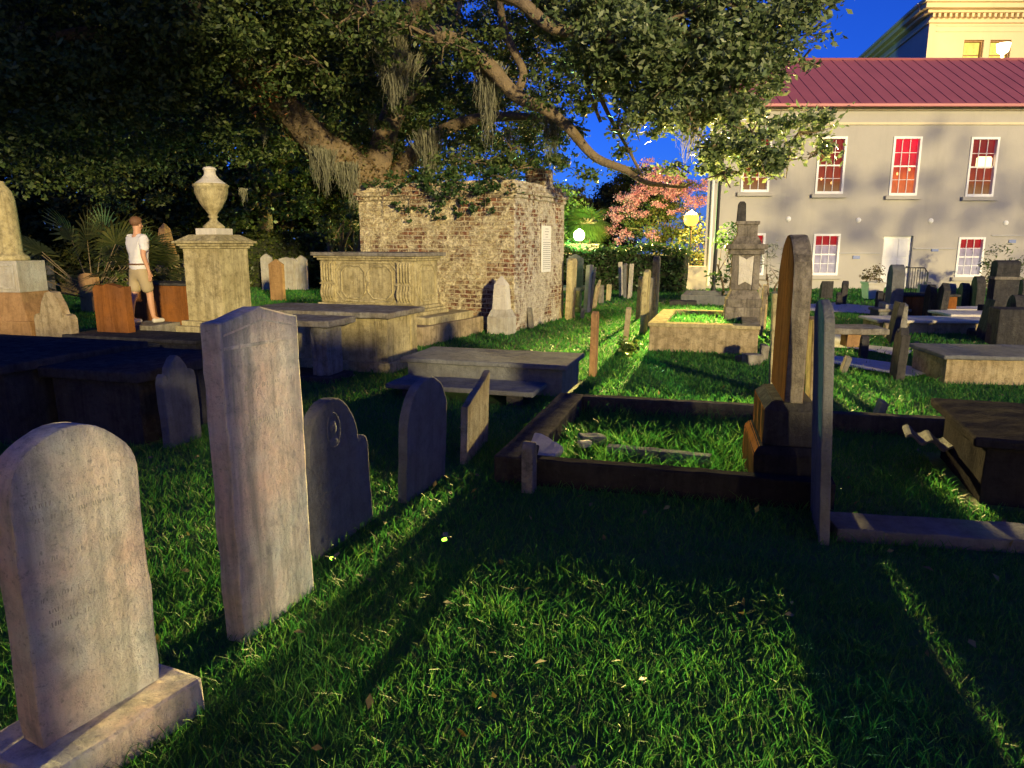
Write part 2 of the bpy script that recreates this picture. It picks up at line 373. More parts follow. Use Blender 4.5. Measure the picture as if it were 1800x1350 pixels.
def headstone(px, yb, yt, wd, th, prof, o, m, lean, label, rot=0, cat='headstone', z0=0, name='headstone', group=GROUP, dz=0):
    p = gp(px, yb, z0); h = hz(p.y, yt) - z0
    rz = -GA + R(rot)
    if o == 'f': rz += R(90) ; c = p + GY * th / 2
    else: c = p + GY * wd / 2
    ob = obj(name, stone_mesh(prof, wd, th, h), M[m], None, c, rz)
    ob.rotation_euler = Matrix.Rotation(rz, 3, 'Z').to_euler() if not lean else (Matrix.Rotation(rz, 3, 'Z') @ Matrix.Rotation(R(lean), 3, 'Y')).to_euler()
    tag(ob, label, cat, group); ex(c, rz, -th / 2, th / 2, -wd / 2, wd / 2)
    return ob
def face_stone(pl, pr, yt, th, prof, m, label, lean=0, z0=0, group=GROUP, amp=.009, side=0):
    a, b = gp(*pl, z0), gp(*pr, z0); d = b - a; wd = d.length; mid = (a + b) / 2
    h = hz(mid.y, yt) - z0; rz = math.atan2(d.y, d.x) - math.pi / 2
    nx = Vector((math.cos(rz), math.sin(rz), 0)); c = mid - nx * th / 2
    t = thing('headstone', label, 'headstone', c, rz, group)
    t.rotation_euler = (Matrix.Rotation(rz, 3, 'Z') @ Matrix.Rotation(R(side), 3, 'X') @ Matrix.Rotation(R(lean), 3, 'Y')).to_euler()
    obj('tablet', stone_mesh(prof, wd, th, h, amp=amp), M[m], t)
    ex(c, rz, -th / 2, th / 2, -wd / 2, wd / 2)
    return t, wd, h
def scratches(parent, th, rows, m, y0, y1, seed, size=.018, name='inscription'):
    """worn letter strokes, cut into nothing legible"""
    r = random.Random(seed); bm = bmesh.new(); x = th / 2
    for z in rows:
        y = y0 + r.uniform(0, .03); ye = y1 - r.uniform(0, .03)
        while y < ye:
            if r.random() < .28: y += size * .9; continue
            hh = size * r.uniform(.5, 1.0); ww = size * r.uniform(.12, .22)
            b = bmesh.new(); bmesh.ops.create_cube(b, size=1)
            s = r.uniform(-.25, .25)
            for v in b.verts: v.co = Vector((x - .001 + v.co.x * .004, y + v.co.y * ww + v.co.z * hh * s, z + v.co.z * hh))
            merge(bm, b); y += size * r.uniform(.35, .75)
    tb = [c for c in parent.children if c.name.startswith('tablet')][0]   # cut into the tablet's own face
    me = tb.data; me.materials.append(m); k = len(me.polygons); b2 = bmesh.new(); b2.from_mesh(me)
    for f in bm.faces: f.material_index = 1
    merge(b2, bm); b2.to_mesh(me); b2.free()
    for i in range(k, len(me.polygons)): me.polygons[i].material_index = 1
M['cut_light'] = plain('worn_lettering', (.33, .32, .31), .95, 0, .3, 30, .1)
M['cut_dark'] = plain('worn_dark_lettering', (.12, .125, .14), .95, 0, .3, 30, .1)
# -- foreground row on the left
t, wd, h = face_stone((76, 1318), (282, 1192), 752, .10, 'round', 'pink', 'pale round topped headstone in near left corner on a thick plinth', -1, .10, side=-.5)
bm = bmesh.new(); bx(bm, -.16, .17, -wd / 2 - .08, wd / 2 + .07, -.22, 0, .02, 3, .006, 7, .06); obj('plinth', bm, M['pink'], t)
ex(t.location, t.rotation_euler[2], -.16, .16, -wd / 2 - .08, wd / 2 + .09)
scratches(t, .10, [h - .2, h - .24, h - .36, h - .47, h - .51, h - .55], M['cut_light'], -wd * .38, wd * .38, 3, .016)
t, wd, h = face_stone((430, 1124), (552, 1030), 541, .09, 'gable', 'pink', 'tall narrow pale slab with shallow gabled top, streaked pink and grey', -1.0, side=-1)
bm = bmesh.new()
for sgn in (-1, 1):
    b = bmesh.new(); prism(b, [(0, h - .045), (0, h - .052), (sgn * wd * .46, h - .052 - wd * .09), (sgn * wd * .46, h - .045 - wd * .09)], .0435, .0475, 0); merge(bm, b)
bx(bm, .0435, .0485, -wd * .47, wd * .47, h - .145, h - .132, .002)
obj('pediment_moulding', bm, M['pink'], t)
scratches(t, .09, [h - .3, h - .44], M['cut_light'], -wd * .3, wd * .42, 5, .022)
t, wd, h = face_stone((540, 990), (656, 908), 700, .07, 'shoulder', 'slate', 'blue grey slate headstone with oval portrait carved in its rounded crest', -1, side=2)
bm = bmesh.new()
b = bmesh.new(); tube(b, [(.036, .055 * math.cos(a), h - .16 + .088 * math.sin(a)) for a in [2 * math.pi * k / 28 for k in range(29)]], .004, 6); merge(bm, b)
for (yy, zz, ry, rz_, d) in ((0, .012, .03, .036, .016), (0, -.06, .05, .03, .012), (0, .035, .034, .02, .012)):
    b = bmesh.new(); bmesh.ops.create_uvsphere(b, u_segments=14, v_segments=9, radius=1)
    for v in b.verts: v.co = Vector((.03 + v.co.x * d, yy + v.co.y * ry, h - .16 + zz + v.co.z * rz_))
    merge(bm, b)
obj('portrait_medallion', bm, M['slate'], t, smooth=True)
scratches(t, .07, [h - .40, h - .46], M['slate'], -wd * .3, wd * .3, 8, .010)
t, wd, h = face_stone((714, 880), (783, 832), 664, .06, 'round', 'slate', 'slender slate headstone with round top and pale chipped left edge', 2, side=-2)
t, wd, h = face_stone((820, 812), (858, 770), 664, .05, 'slant', 'grey', 'thin grey headstone with slanted broken top between round slate stone and kerb', 2)
t, wd, h = face_stone((299, 784), (356, 764), 624, .07, 'shoulderpoint', 'slate', 'dim blue shouldered headstone with peaked crest beside the dark box tomb', -2)
# -- everything else standing: near edge (or foot) in the photo, top row, width, thickness, profile, facing, stone, lean, label
ROWS = [
 (926, 862, 780, .10, .075, 'round', 'e', 'grey', 0, 'short round topped marker post against the near kerb of the plot'),
 (1449, 952, 534, .5, .05, 'segment', 'e', 'slate', -3.2, 'tall thin slate slab seen edge on in front of the arched monument'),
 (1424, 838, 565, .34, .05, 'flat', 'e', 'buff', -2, 'thin buff slab wedged between arched monument and tall slate slab'),
 (1359, 697, 516, .38, .065, 'flat', 'e', 'lime', -2, 'thin pale upright slab seen edge on left of the arched monument'),
 (1040, 660, 548, .16, .07, 'round', 'e', 'sand', 1, 'weathered brown board-like marker at the end of the low box tomb'),
 (1098, 608, 540, .10, .075, 'point', 'e', 'buff', 4, 'small pointed stake-like stone leaning right in open grass'),
 (1146, 568, 450, .5, .10, 'segment', 'e', 'ash', 1, 'tallest of the leaning slabs clustered beyond the walled plot'),
 (1128, 585, 474, .45, .08, 'gable', 'e', 'lime', 2, 'front pale slab of the cluster beyond the walled plot'),
 (1138, 574, 489, .4, .05, 'flat', 'e', 'grey', 2, 'thin grey slab squeezed between two taller cluster slabs'),
 (1120, 560, 486, .4, .07, 'gable', 'e', 'buff', 2, 'leftmost buff slab at the rear of the leaning cluster'),
 (997, 561, 454, .45, .11, 'segment', 'e', 'lime', 2, 'tall pale slab standing just right of the brick vault'),
 (1028, 550, 466, .4, .09, 'flat', 'e', 'marble', 3, 'pale slab leaning right beside the table tomb, taller of two'),
 (1034, 548, 470, .3, .05, 'slant', 'e', 'grey', 5, 'grey sharp topped slab close behind the pale leaning slab'),
 (1042, 542, 492, .3, .06, 'slant', 'e', 'buff', 9, 'short stone leaning strongly right in the row by the table tomb'),
 (1055, 532, 502, .25, .10, 'flat', 'e', 'grey', 0, 'left stub of a low square pair on the lawn'),
 (1068, 528, 500, .25, .10, 'flat', 'e', 'lime', 2, 'right paler stub of a low square pair on the lawn'),
 (1090, 520, 461, .4, .07, 'flat', 'e', 'marble', -3, 'left slab of three thin slabs before the dark hedge'),
 (1098, 524, 463, .4, .08, 'gable', 'e', 'slate', -2, 'middle slate slab of three thin slabs before the dark hedge'),
 (1105, 524, 464, .4, .07, 'flat', 'e', 'marble', 2, 'right slab of three thin slabs before the dark hedge'),
 (984, 512, 478, .3, .06, 'round', 'e', 'marble', 0, 'tiny pale stone far behind the brick vault corner'),
 (932, 576, 541, .16, .06, 'round', 'e', 'grey', -6, 'small rounded fragment leaning on the right wall of the vault'),
 (958, 565, 542, .14, .06, 'broken', 'e', 'buff', -10, 'broken brown fragment leaning at the foot of the vault'),
 (972, 560, 534, .12, .05, 'flat', 'e', 'grey', -8, 'thin grey fragment propped at the far corner of the vault'),
 (985, 560, 528, .15, .04, 'flat', 'e', 'buff', -9, 'narrow plank-like stone leaning back to the vault corner'),
 (1022, 560, 542, .12, .06, 'broken', 'e', 'marble', 6, 'small whitish stump in front of the pale leaning slabs'),
 (1337, 592, 502, .4, .06, 'flat', 'e', 'ash', 2, 'thin slab standing against the right side of the pedestal monument'),
 (1330, 577, 507, .35, .05, 'flat', 'e', 'grey', 2, 'darker thin slab hard behind the pedestal monument'),
 (1343, 580, 520, .3, .05, 'slant', 'e', 'buff', 1, 'short buff slab right of the pedestal monument'),
 # right field
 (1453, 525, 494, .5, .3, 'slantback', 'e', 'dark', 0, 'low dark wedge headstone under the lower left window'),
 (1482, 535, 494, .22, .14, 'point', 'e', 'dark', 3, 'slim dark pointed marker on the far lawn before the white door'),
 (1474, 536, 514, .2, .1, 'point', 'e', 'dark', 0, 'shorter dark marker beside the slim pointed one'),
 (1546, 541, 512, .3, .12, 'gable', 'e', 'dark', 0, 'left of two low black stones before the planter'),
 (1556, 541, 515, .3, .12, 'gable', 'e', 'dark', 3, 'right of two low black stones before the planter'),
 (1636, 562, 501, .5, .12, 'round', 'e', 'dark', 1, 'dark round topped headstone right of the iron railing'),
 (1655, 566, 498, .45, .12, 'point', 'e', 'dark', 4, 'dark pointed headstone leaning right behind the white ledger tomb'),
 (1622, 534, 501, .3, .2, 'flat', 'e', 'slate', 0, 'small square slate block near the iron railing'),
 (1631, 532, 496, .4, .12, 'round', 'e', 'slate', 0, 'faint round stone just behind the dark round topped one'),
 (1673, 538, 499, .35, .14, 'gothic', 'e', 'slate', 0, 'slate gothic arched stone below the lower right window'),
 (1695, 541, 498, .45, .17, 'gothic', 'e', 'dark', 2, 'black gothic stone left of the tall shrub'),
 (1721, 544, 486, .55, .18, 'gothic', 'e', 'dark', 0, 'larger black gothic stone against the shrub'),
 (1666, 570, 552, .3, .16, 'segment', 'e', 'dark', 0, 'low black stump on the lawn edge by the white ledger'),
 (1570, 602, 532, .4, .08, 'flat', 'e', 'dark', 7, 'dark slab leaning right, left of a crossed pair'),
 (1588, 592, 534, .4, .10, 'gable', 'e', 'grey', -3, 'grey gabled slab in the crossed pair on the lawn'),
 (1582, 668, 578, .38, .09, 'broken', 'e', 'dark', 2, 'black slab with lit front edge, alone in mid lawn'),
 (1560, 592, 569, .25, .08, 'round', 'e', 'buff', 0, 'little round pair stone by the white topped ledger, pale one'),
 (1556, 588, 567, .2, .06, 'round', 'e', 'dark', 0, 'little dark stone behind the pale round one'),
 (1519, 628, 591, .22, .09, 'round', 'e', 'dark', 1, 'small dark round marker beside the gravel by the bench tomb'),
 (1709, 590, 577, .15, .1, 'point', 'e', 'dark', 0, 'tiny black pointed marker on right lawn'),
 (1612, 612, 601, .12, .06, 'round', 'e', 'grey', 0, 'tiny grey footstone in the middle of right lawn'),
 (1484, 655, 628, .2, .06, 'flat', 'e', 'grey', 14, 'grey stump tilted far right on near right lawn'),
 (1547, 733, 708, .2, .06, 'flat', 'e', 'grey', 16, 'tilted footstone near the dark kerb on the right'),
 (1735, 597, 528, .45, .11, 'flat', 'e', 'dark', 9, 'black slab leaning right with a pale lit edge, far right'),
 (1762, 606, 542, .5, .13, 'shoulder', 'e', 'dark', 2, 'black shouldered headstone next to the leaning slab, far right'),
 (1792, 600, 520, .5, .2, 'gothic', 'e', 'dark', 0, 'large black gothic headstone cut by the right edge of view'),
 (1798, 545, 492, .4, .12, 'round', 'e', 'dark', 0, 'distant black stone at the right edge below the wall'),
 # left, beyond the dark tombs
 (96, 604, 512, .72, .14, 'shoulderpoint', 'f', 'buff', 0, 'buff shouldered headstone with broken peak, left of the brown square stone'),
 (200, 602, 500, .62, .14, 'wavy', 'f', 'rust', 0, 'brown square headstone with uneven top left of the man in white'),
 (158, 548, 480, .5, .12, 'segment', 'f', 'sand', 0, 'orange brown headstone below the bright pale one'),
 (148, 505, 447, .55, .1, 'shoulderpoint', 'f', 'white', 0, 'brightest cream headstone with a peaked crest, far left'),  # white stone stands in for lamplight on this one
 (487, 527, 456, .42, .12, 'point', 'f', 'sand', 0, 'orange pointed headstone between urn pedestal and chest tomb'),
 (470, 509, 446, .42, .1, 'point', 'f', 'marble', 0, 'leftmost of the far pale pointed stones by the long hedge'),
 (505, 509, 452, .55, .1, 'gable', 'f', 'marble', 0, 'second far pale stone along the long hedge'),
 (516, 509, 453, .4, .1, 'point', 'f', 'marble', 0, 'third far pale stone along the long hedge'),
 (531, 509, 449, .42, .1, 'point', 'f', 'marble', 0, 'rightmost far pale stone next to the chest tomb'),
 (318, 512, 455, .35, .1, 'round', 'f', 'slate', 0, 'dull far stone just left of the urn pedestal'),
 (84, 520, 450, .45, .12, 'point', 'f', 'slate', 0, 'bluish pointed stone right of the column monument'),
]
for r_ in ROWS: headstone(*r_)
# rubble by the walled plot and the vault
for (a, b, wd, hh, lab, rot, m_) in ((1322, 638, .22, .12, 'square block of rubble at the foot of the walled plot', 12, 'grey'), (1342, 632, .1, .2, 'upright chunk of stone beside the rubble block', -10, 'grey'), (1306, 634, .12, .07, 'smaller lump of rubble left of the square block', 30, 'ash')):
    bm = bmesh.new(); bx(bm, -wd / 2, wd / 2, -.09, .09, -.03, hh, .02, 2, .012, 9, .06); p = gp(a, b)
    tag(obj('stone_block', bm, M[m_], None, p, R(rot)), lab, 'stone block', 'loose stone blocks')
# ------------------------------------------------------------------ tombs
def tomb(px, py, sx, wx, ly, h, label, az=None, body='grey', cap='grey', capt=.08, over=.07, plinth=0, pil=False, name='box_tomb', cat='box tomb', base=None, rough=.006, group='box tombs and ledgers', z0=0, corner=None):
    c = corner if corner is not None else gp(px, py, z0)
    a = GA if az is None else R(az); gx = Vector((math.cos(a), -math.sin(a), 0)); gy = Vector((math.sin(a), math.cos(a), 0))
    ctr = c - gx * sx * wx / 2 + gy * ly / 2
    t = thing(name, label, cat, ctr, -a, group)
    X, Y = wx / 2, ly / 2
    zb = 0
    if plinth:
        bm = bmesh.new(); bx(bm, -X - .06, X + .06, -Y - .06, Y + .06, -.1, plinth, .01, 2, rough, 7, .15); obj('plinth', bm, M[body], t); zb = plinth
    bm = bmesh.new()
    bx(bm, -X, X, -Y, Y, (zb - .002) if plinth else -.1, h - capt, .008, 2, rough, 6, .2); obj('body', bm, M[body], t)
    if pil:
        for qx in (-1, 1):
            for qy in (-1, 1):
                bm = bmesh.new(); x0, y0 = qx * (X - .07), qy * (Y - .07)
                bx(bm, x0 - .085, x0 + .085, y0 - .085, y0 + .085, zb, h - capt - .002, .006)
                for k in range(5):
                    bx(bm, x0 - .06 + k * .026, x0 - .046 + k * .026, y0 - .095, y0 + .095, zb + .03, h - capt - .04, .003)
                obj('pilaster', bm, M[body], t)
    bm = bmesh.new(); bx(bm, -X - over, X + over, -Y - over, Y + over, h - capt, h, .022, 3, rough, 7, .12)
    obj('cap_slab', bm, M[cap], t)
    ex(ctr, -a, -X - over, X + over, -Y - over, Y + over)
    return t
bc = gp(297, 782) - GX * .24
tomb(0, 0, 1, .85, 1.0, hz(bc.y, 652), 'dark box tomb with worn rounded slab, right of the larger dark one', body='dark', cap='dark', corner=bc, capt=.09)
tomb(0, 0, 1, 1.7, 1.3, hz(bc.y, 640), 'large dark box tomb cut by the left edge of view', body='dark', cap='dark', corner=bc - GX * .98 - GY * .3, capt=.08)
tomb(682, 652, 1, 1.95, .8, hz(gp(682, 652).y, 549), 'big box tomb with fluted corner pilasters in front of the carved chest', body='lime', cap='grey', capt=.07, over=.1, plinth=.1, pil=True)
tomb(988, 694, 1, 1.72, .78, hz(gp(988, 694).y, 641), 'low long box tomb with thick grey slab in the centre', body='slate', cap='slate', capt=.055, over=.06)
t = thing('ledger_tomb', 'low ledger slab on stub piers in front of the long grey box tomb', 'ledger', gp(936, 714) - GX * .75 + GY * .24, -GA, 'box tombs and ledgers')
bm = bmesh.new(); bx(bm, -.78, .76, -.26, .26, .085, .135, .015, 3, .006, 7, .1); obj('slab', bm, M['slate'], t)
for x_ in (-.55, .55):
    for y_ in (-.16, .16):
        bm = bmesh.new(); bx(bm, x_ - .07, x_ + .07, y_ - .05, y_ + .05, -.05, .083, .01, 2, .006, 9, .06); obj('pier', bm, M['dark'], t)
ex(t.location, -GA, -.7, .7, -.22, .22)
# table tomb whose right end shows behind the tall slab
c = gp(578, 672); a_ = GA; hh = hz(c.y, 563)
t = thing('table_tomb', 'mossy table tomb on shaped legs behind the tall pale slab', 'table tomb', c - GX * .42 + GY * .22, -GA, 'box tombs and ledgers')
bm = bmesh.new(); bx(bm, -.5, .5, -.3, .3, hh - .075, hh, .02, 3, .008, 8, .08); obj('cap_slab', bm, M['grey'], t)
bm = bmesh.new(); bx(bm, -.46, .46, -.25, .25, -.05, .06, .015, 2, .006, 8, .1); obj('base', bm, M['dark'], t)
for x_ in (-.3, .28):
    bm = bmesh.new(); pr = [(.17, .058), (.17, .1), (.12, .15), (.10, hh * .45), (.14, hh * .7), (.17, hh - .12), (.19, hh - .077)]
    b = bmesh.new(); bx(b, x_ - .1, x_ + .1, -.16, .16, .06, hh - .076, .01, 2, .01, 8, .05); merge(bm, b)
    for sgn in (-1, 1):
        b = bmesh.new(); lathe(b, [(.045, .06), (.05, .1), (.035, .2), (.05, hh * .6), (.08, hh - .15), (.09, hh - .077)], 12, x_, sgn * .15); merge(bm, b)
    obj('leg', bm, M['grey'], t)
# low dark ledgers far left
for (pl, yb, wx, ly, hh, lab) in ((345, 618, 2.4, .75, .16, 'low dark ledger running left from the urn pedestal'), (190, 640, 1.5, .8, .16, 'low dark ledger behind the rounded dark box tomb')):
    tomb(pl, yb, 1, wx, ly, hh, lab, body='dark', cap='dark', capt=.06, over=.04, name='ledger_tomb', cat='ledger')
tomb(333, 575, 1, 1.3, .7, hz(gp(333, 575).y, 498), 'plain dark box tomb between the man and the urn pedestal', body='rust', cap='dark', capt=.05, over=.04)
# -- carved chest tomb on two steps
az = R(26); gx = Vector((math.cos(az), -math.sin(az), 0)); gy = Vector((math.sin(az), math.cos(az), 0))
c2 = gp(743, 607)
t = thing('chest_tomb', 'ornate carved chest tomb with fluted panels on two stone steps', 'chest tomb', c2, -az, 'box tombs and ledgers')
zs = .27
bm = bmesh.new(); bx(bm, -3.0, 0, 0, 1.95, -.1, zs, .012, 2, .006, 6, .2); obj('step', bm, M['buff'], t)
bm = bmesh.new(); bx(bm, -2.8, -.06, .28, 1.7, zs, zs + .12, .012, 2, .005, 6, .2); obj('step', bm, M['lime'], t)
cx1, cy0 = -.42, .48                        # near right corner of the chest
W_, D_ = 1.9, .66
zc = zs + .12
ztop = hz((c2 + gx * cx1 + gy * cy0).y, 444)
Hc = ztop - zc
cxm, cym = cx1 - W_ / 2, cy0 + D_ / 2
bm = bmesh.new()
for (o_, z0_, z1_) in ((.13, 0, .06), (.10, .06, .10), (.05, .10, .15)): bx(bm, cxm - W_ / 2 - o_, cxm + W_ / 2 + o_, cym - D_ / 2 - o_, cym + D_ / 2 + o_, zc + z0_, zc + z1_, .012, 3)
obj('base_moulding', bm, M['lime'], t)
bm = bmesh.new(); bx(bm, cx1 - W_, cx1, cy0, cy0 + D_, zc + .15, ztop - .10, .01, 2, .004, 6, .2)
obj('body', bm, M['lime'], t)
bm = bmesh.new()
for (o_, z0_, z1_) in ((.04, .13, .09), (.08, .09, .06)): bx(bm, cxm - W_ / 2 - o_, cxm + W_ / 2 + o_, cym - D_ / 2 - o_, cym + D_ / 2 + o_, ztop - z0_, ztop - z1_, .012, 3)
obj('cornice', bm, M['lime'], t)
bm = bmesh.new(); bx(bm, cxm - W_ / 2 - .11, cxm + W_ / 2 + .11, cym - D_ / 2 - .11, cym + D_ / 2 + .11, ztop - .06, ztop, .016, 3, .006, 7, .12); obj('cap_slab', bm, M['grey'], t)
pz0, pz1 = zc + .17, ztop - .15
def flutes(xc):                              # fluted balusters: straight flutes above, swelling gadroons below
    bm = bmesh.new()
    bx(bm, xc - .15, xc + .15, cy0 - .035, cy0 + .002, pz0, pz1, .008)
    zm = pz0 + (pz1 - pz0) * .45
    for k in range(5):
        xx = xc - .11 + k * .055
        tube(bm, [(xx, cy0 - .035, zm + .03), (xx, cy0 - .045, zm + .06), (xx, cy0 - .045, pz1 - .05), (xx, cy0 - .036, pz1 - .02)], [.012, .02, .02, .012], 8)
        tube(bm, [(xx, cy0 - .035, pz0 + .03), (xx, cy0 - .06, pz0 + .1), (xx, cy0 - .06, pz0 + .17), (xx, cy0 - .04, zm)], [.016, .03, .034, .016], 8)
    bx(bm, xc - .16, xc + .16, cy0 - .055, cy0 - .0, zm - .012, zm + .012, .004)
    return bm
for xc in (cx1 - W_ + .17, cx1 - .19): obj('fluted_panel', flutes(xc), M['lime'], t, smooth=False)
def octa(bm, xc, zc_, hw, hh_, y, cutc, x_axis=True, fix=0):
    o1 = [(-hw, -hh_ + cutc), (-hw + cutc, -hh_), (hw - cutc, -hh_), (hw, -hh_ + cutc), (hw, hh_ - cutc), (hw - cutc, hh_), (-hw + cutc, hh_), (-hw, hh_ - cutc)]
    P_ = [Vector((xc + a, y, zc_ + b)) if x_axis else Vector((fix, xc + a, zc_ + b)) for a, b in o1]
    tube(bm, P_ + [P_[0]], .016, 8, False)
bm = bmesh.new(); zmid = (pz0 + pz1) / 2
octa(bm, cxm, zmid, .62, (pz1 - pz0) / 2 - .02, cy0 - .006, .14)
octa(bm, cxm - .27, zmid, .24, (pz1 - pz0) / 2 - .07, cy0 - .006, .10)
octa(bm, cxm + .27, zmid, .24, (pz1 - pz0) / 2 - .07, cy0 - .006, .10)
for (a, b, s_) in ((.02, .05, .05), (.05, -.02, .045), (.02, -.10, .04), (-.3, .0, .02)):   # broken boss
    b2 = bmesh.new(); bmesh.ops.create_icosphere(b2, subdivisions=2, radius=s_)
    for v in b2.verts: v.co = Vector((cxm + a + v.co.x, cy0 - .004 + v.co.y * .5, zmid + b + v.co.z * 1.2))
    roughen(b2, .012, 20, 3 + a); merge(bm, b2)
obj('carved_panel', bm, M['lime'], t, smooth=True)
bm = bmesh.new(); octa(bm, cym, zmid, .26, (pz1 - pz0) / 2 - .05, 0, .12, False, cx1 + .006)
bx(bm, cx1 - .001, cx1 + .02, cym - .2, cym + .2, zmid - .2, zmid + .2, .008)
obj('end_panel', bm, M['lime'], t)
# -- small obelisk against the vault
c = gp(882, 584); hh = hz(c.y, 485)
t = thing('obelisk', 'small pale obelisk with faceted tip in front of the brick vault', 'obelisk', c, -R(26))
bm = bmesh.new(); bx(bm, -.2, .2, -.17, .17, -.1, .28, .01, 2, .004); obj('base', bm, M['marble'], t)
bm = bmesh.new(); taper(bm, .38, .32, .28, .30, .24, .40); obj('plinth', bm, M['marble'], t)
bm = bmesh.new(); taper(bm, .27, .21, .40, .22, .17, hh - .15); taper(bm, .22, .17, hh - .152, .015, .012, hh, bev=0); bx(bm, -.125, .125, -.1, .1, hh - .35, hh - .33, .004); obj('shaft', bm, M['white'], t)
# -- urn on its pedestal
c = gp(397, 596); hp = hz(c.y, 410); ht = hz(c.y, 287); s_ = .70
ctr = c + GY * s_ / 2 - GX * s_ / 2
t = thing('urn_monument', 'tall square pedestal carrying a pale covered urn', 'monument', ctr, -GA)
bm = bmesh.new(); bx(bm, -.5, .5, -.5, .5, -.1, .2, .015, 2, .006); bx(bm, -.43, .43, -.43, .43, .2, .28, .015); obj('base', bm, M['lime'], t)
zc_ = hz(c.y, 437)
bm = bmesh.new(); bx(bm, -s_ / 2, s_ / 2, -s_ / 2, s_ / 2, .28, zc_, .01, 2, .003, 5, .2); obj('pedestal', bm, M['lime'], t)
bm = bmesh.new()
for o_, a, b in ((.03, 0, .04), (.07, .04, .08), (.11, .08, .12)): bx(bm, -s_ / 2 - o_, s_ / 2 + o_, -s_ / 2 - o_, s_ / 2 + o_, zc_ + a, zc_ + b, .01)
taper(bm, .86, .86, zc_ + .12, .56, .56, zc_ + .22); obj('cornice', bm, M['lime'], t)
zu = zc_ + .22
bm = bmesh.new(); bx(bm, -.2, .2, -.2, .2, zu, zu + .1, .008); obj('urn_foot', bm, M['white'], t)
H = ht - zu - .1; zu += .1
bm = bmesh.new(); lathe(bm, [(r * 1.0, zu + z * H) for r, z in ((.17, 0), (.17, .03), (.13, .07), (.07, .12), (.055, .16), (.085, .19), (.06, .22), (.09, .26), (.16, .36), (.225, .48), (.255, .58), (.26, .66), (.275, .67), (.28, .70), (.25, .72))], 32); obj('urn', bm, M['lime'], t, smooth=True)
bm = bmesh.new(); lathe(bm, [(r, zu + z * H) for r, z in ((.255, .715), (.22, .74), (.13, .81), (.09, .87), (.085, .93), (.105, .945), (.105, .96), (.08, .985), (.02, 1.0))], 32); obj('urn_lid', bm, M['white'], t, smooth=True)
# -- column monument at the left edge
Yc = 11.6; c = at(34, 560, Yc); c.z = 0
t = thing('column_monument', 'pale column with domed tip on a panelled pedestal at far left', 'monument', c, -R(8))
z1, z2, z3, z4 = hz(Yc, 560), hz(Yc, 512), hz(Yc, 458), hz(Yc, 446)
bm = bmesh.new(); bx(bm, -.55, .55, -.4, .4, -.1, z1, .015, 2, .006); obj('base', bm, M['sand'], t)  # orange lamp glow put into base and plinth colour
bm = bmesh.new(); taper(bm, 1.0, .76, z1, .7, .6, z2); obj('plinth', bm, M['sand'], t)
bm = bmesh.new(); bx(bm, -.34, .34, -.29, .29, z2, z3, .01); obj('pedestal', bm, M['marble'], t)
bm = bmesh.new()
for a, b, cc, d in ((-.28, .28, z2 + .05, z2 + .08), (-.28, .28, z3 - .08, z3 - .05), (-.28, -.25, z2 + .08, z3 - .08), (.25, .28, z2 + .08, z3 - .08)): bx(bm, a, b, -.305, -.288, cc, d, .004)
obj('panel_moulding', bm, M['marble'], t)
bm = bmesh.new(); zt = hz(Yc, 318); lathe(bm, [(.26, z3), (.26, z3 + .06), (.2, z3 + .1), (.175, z3 + .14), (.165, z3 + (zt - z3) * .6), (.155, zt - .28), (.13, zt - .17), (.07, zt - .08), (.045, zt - .05), (.04, zt - .01), (.01, zt)], 28); obj('column', bm, M['lime'], t, smooth=True)
# -- small tapering monument behind the man
Yc = 19; c = at(298, 500, Yc); c.z = 0; z1, z2, z3 = hz(Yc, 497), hz(Yc, 447), hz(Yc, 402)
t = thing('obelisk', 'yellowish tapering monument on a square block behind the man in white', 'obelisk', c, -GA)
bm = bmesh.new(); bx(bm, -.3, .3, -.3, .3, -.1, z1 - .02, .01); obj('base', bm, M['buff'], t)
bm = bmesh.new(); bx(bm, -.21, .21, -.21, .21, z1 - .02, z2, .01); obj('plinth', bm, M['buff'], t)
bm = bmesh.new(); taper(bm, .36, .36, z2, .2, .2, z3); taper(bm, .2, .2, z3 - .002, .02, .02, z3 + .14, bev=0); obj('shaft', bm, M['sand'], t)
# ------------------------------------------------------------------ brick vault
az = R(24); gx = Vector((math.cos(az), -math.sin(az), 0)); gy = Vector((math.sin(az), math.cos(az), 0))
vc = gp(905, 581); VW, VD = 3.25, 2.5; vt = hz(vc.y, 346); VRZ = -az
vault = thing('brick_vault', 'old brick burial vault with flaking plaster under the oak', 'burial vault', vc, VRZ)
def uvbox(bm, x0, x1, y0, y1, z0, z1, cut=.09, amp=.006, top=True):
    b = bmesh.new(); bmesh.ops.create_cube(b, size=1)
    for v in b.verts: v.co = Vector((x0 + (v.co.x + .5) * (x1 - x0), y0 + (v.co.y + .5) * (y1 - y0), z0 + (v.co.z + .5) * (z1 - z0)))
    bmesh.ops.bevel(b, geom=b.edges[:], offset=.015, segments=1, affect='EDGES')
    for ax, (a0, a1) in enumerate(((x0, x1), (y0, y1), (z0, z1))):
        n = int((a1 - a0) / cut)
        for i in range(1, n):
            co = [0, 0, 0]; no = [0, 0, 0]; co[ax] = a0 + (a1 - a0) * i / n; no[ax] = 1
            bmesh.ops.bisect_plane(b, geom=b.verts[:] + b.edges[:] + b.faces[:], plane_co=co, plane_no=no)
    b.normal_update()
    uv = b.loops.layers.uv.verify()
    for f in b.faces:
        n = f.normal
        for lp in f.loops:
            p = lp.vert.co
            lp[uv].uv = (p.y, p.z) if abs(n.x) > .6 else ((p.x, p.z) if abs(n.y) > .6 else (p.x, p.y))
    roughen(b, amp, 5, x0 + z1); merge(bm, b)
bm = bmesh.new(); uvbox(bm, -VW, 0, 0, VD, -.1, vt, .09, .012); obj('wall', bm, M['brick'], vault)
bm = bmesh.new()
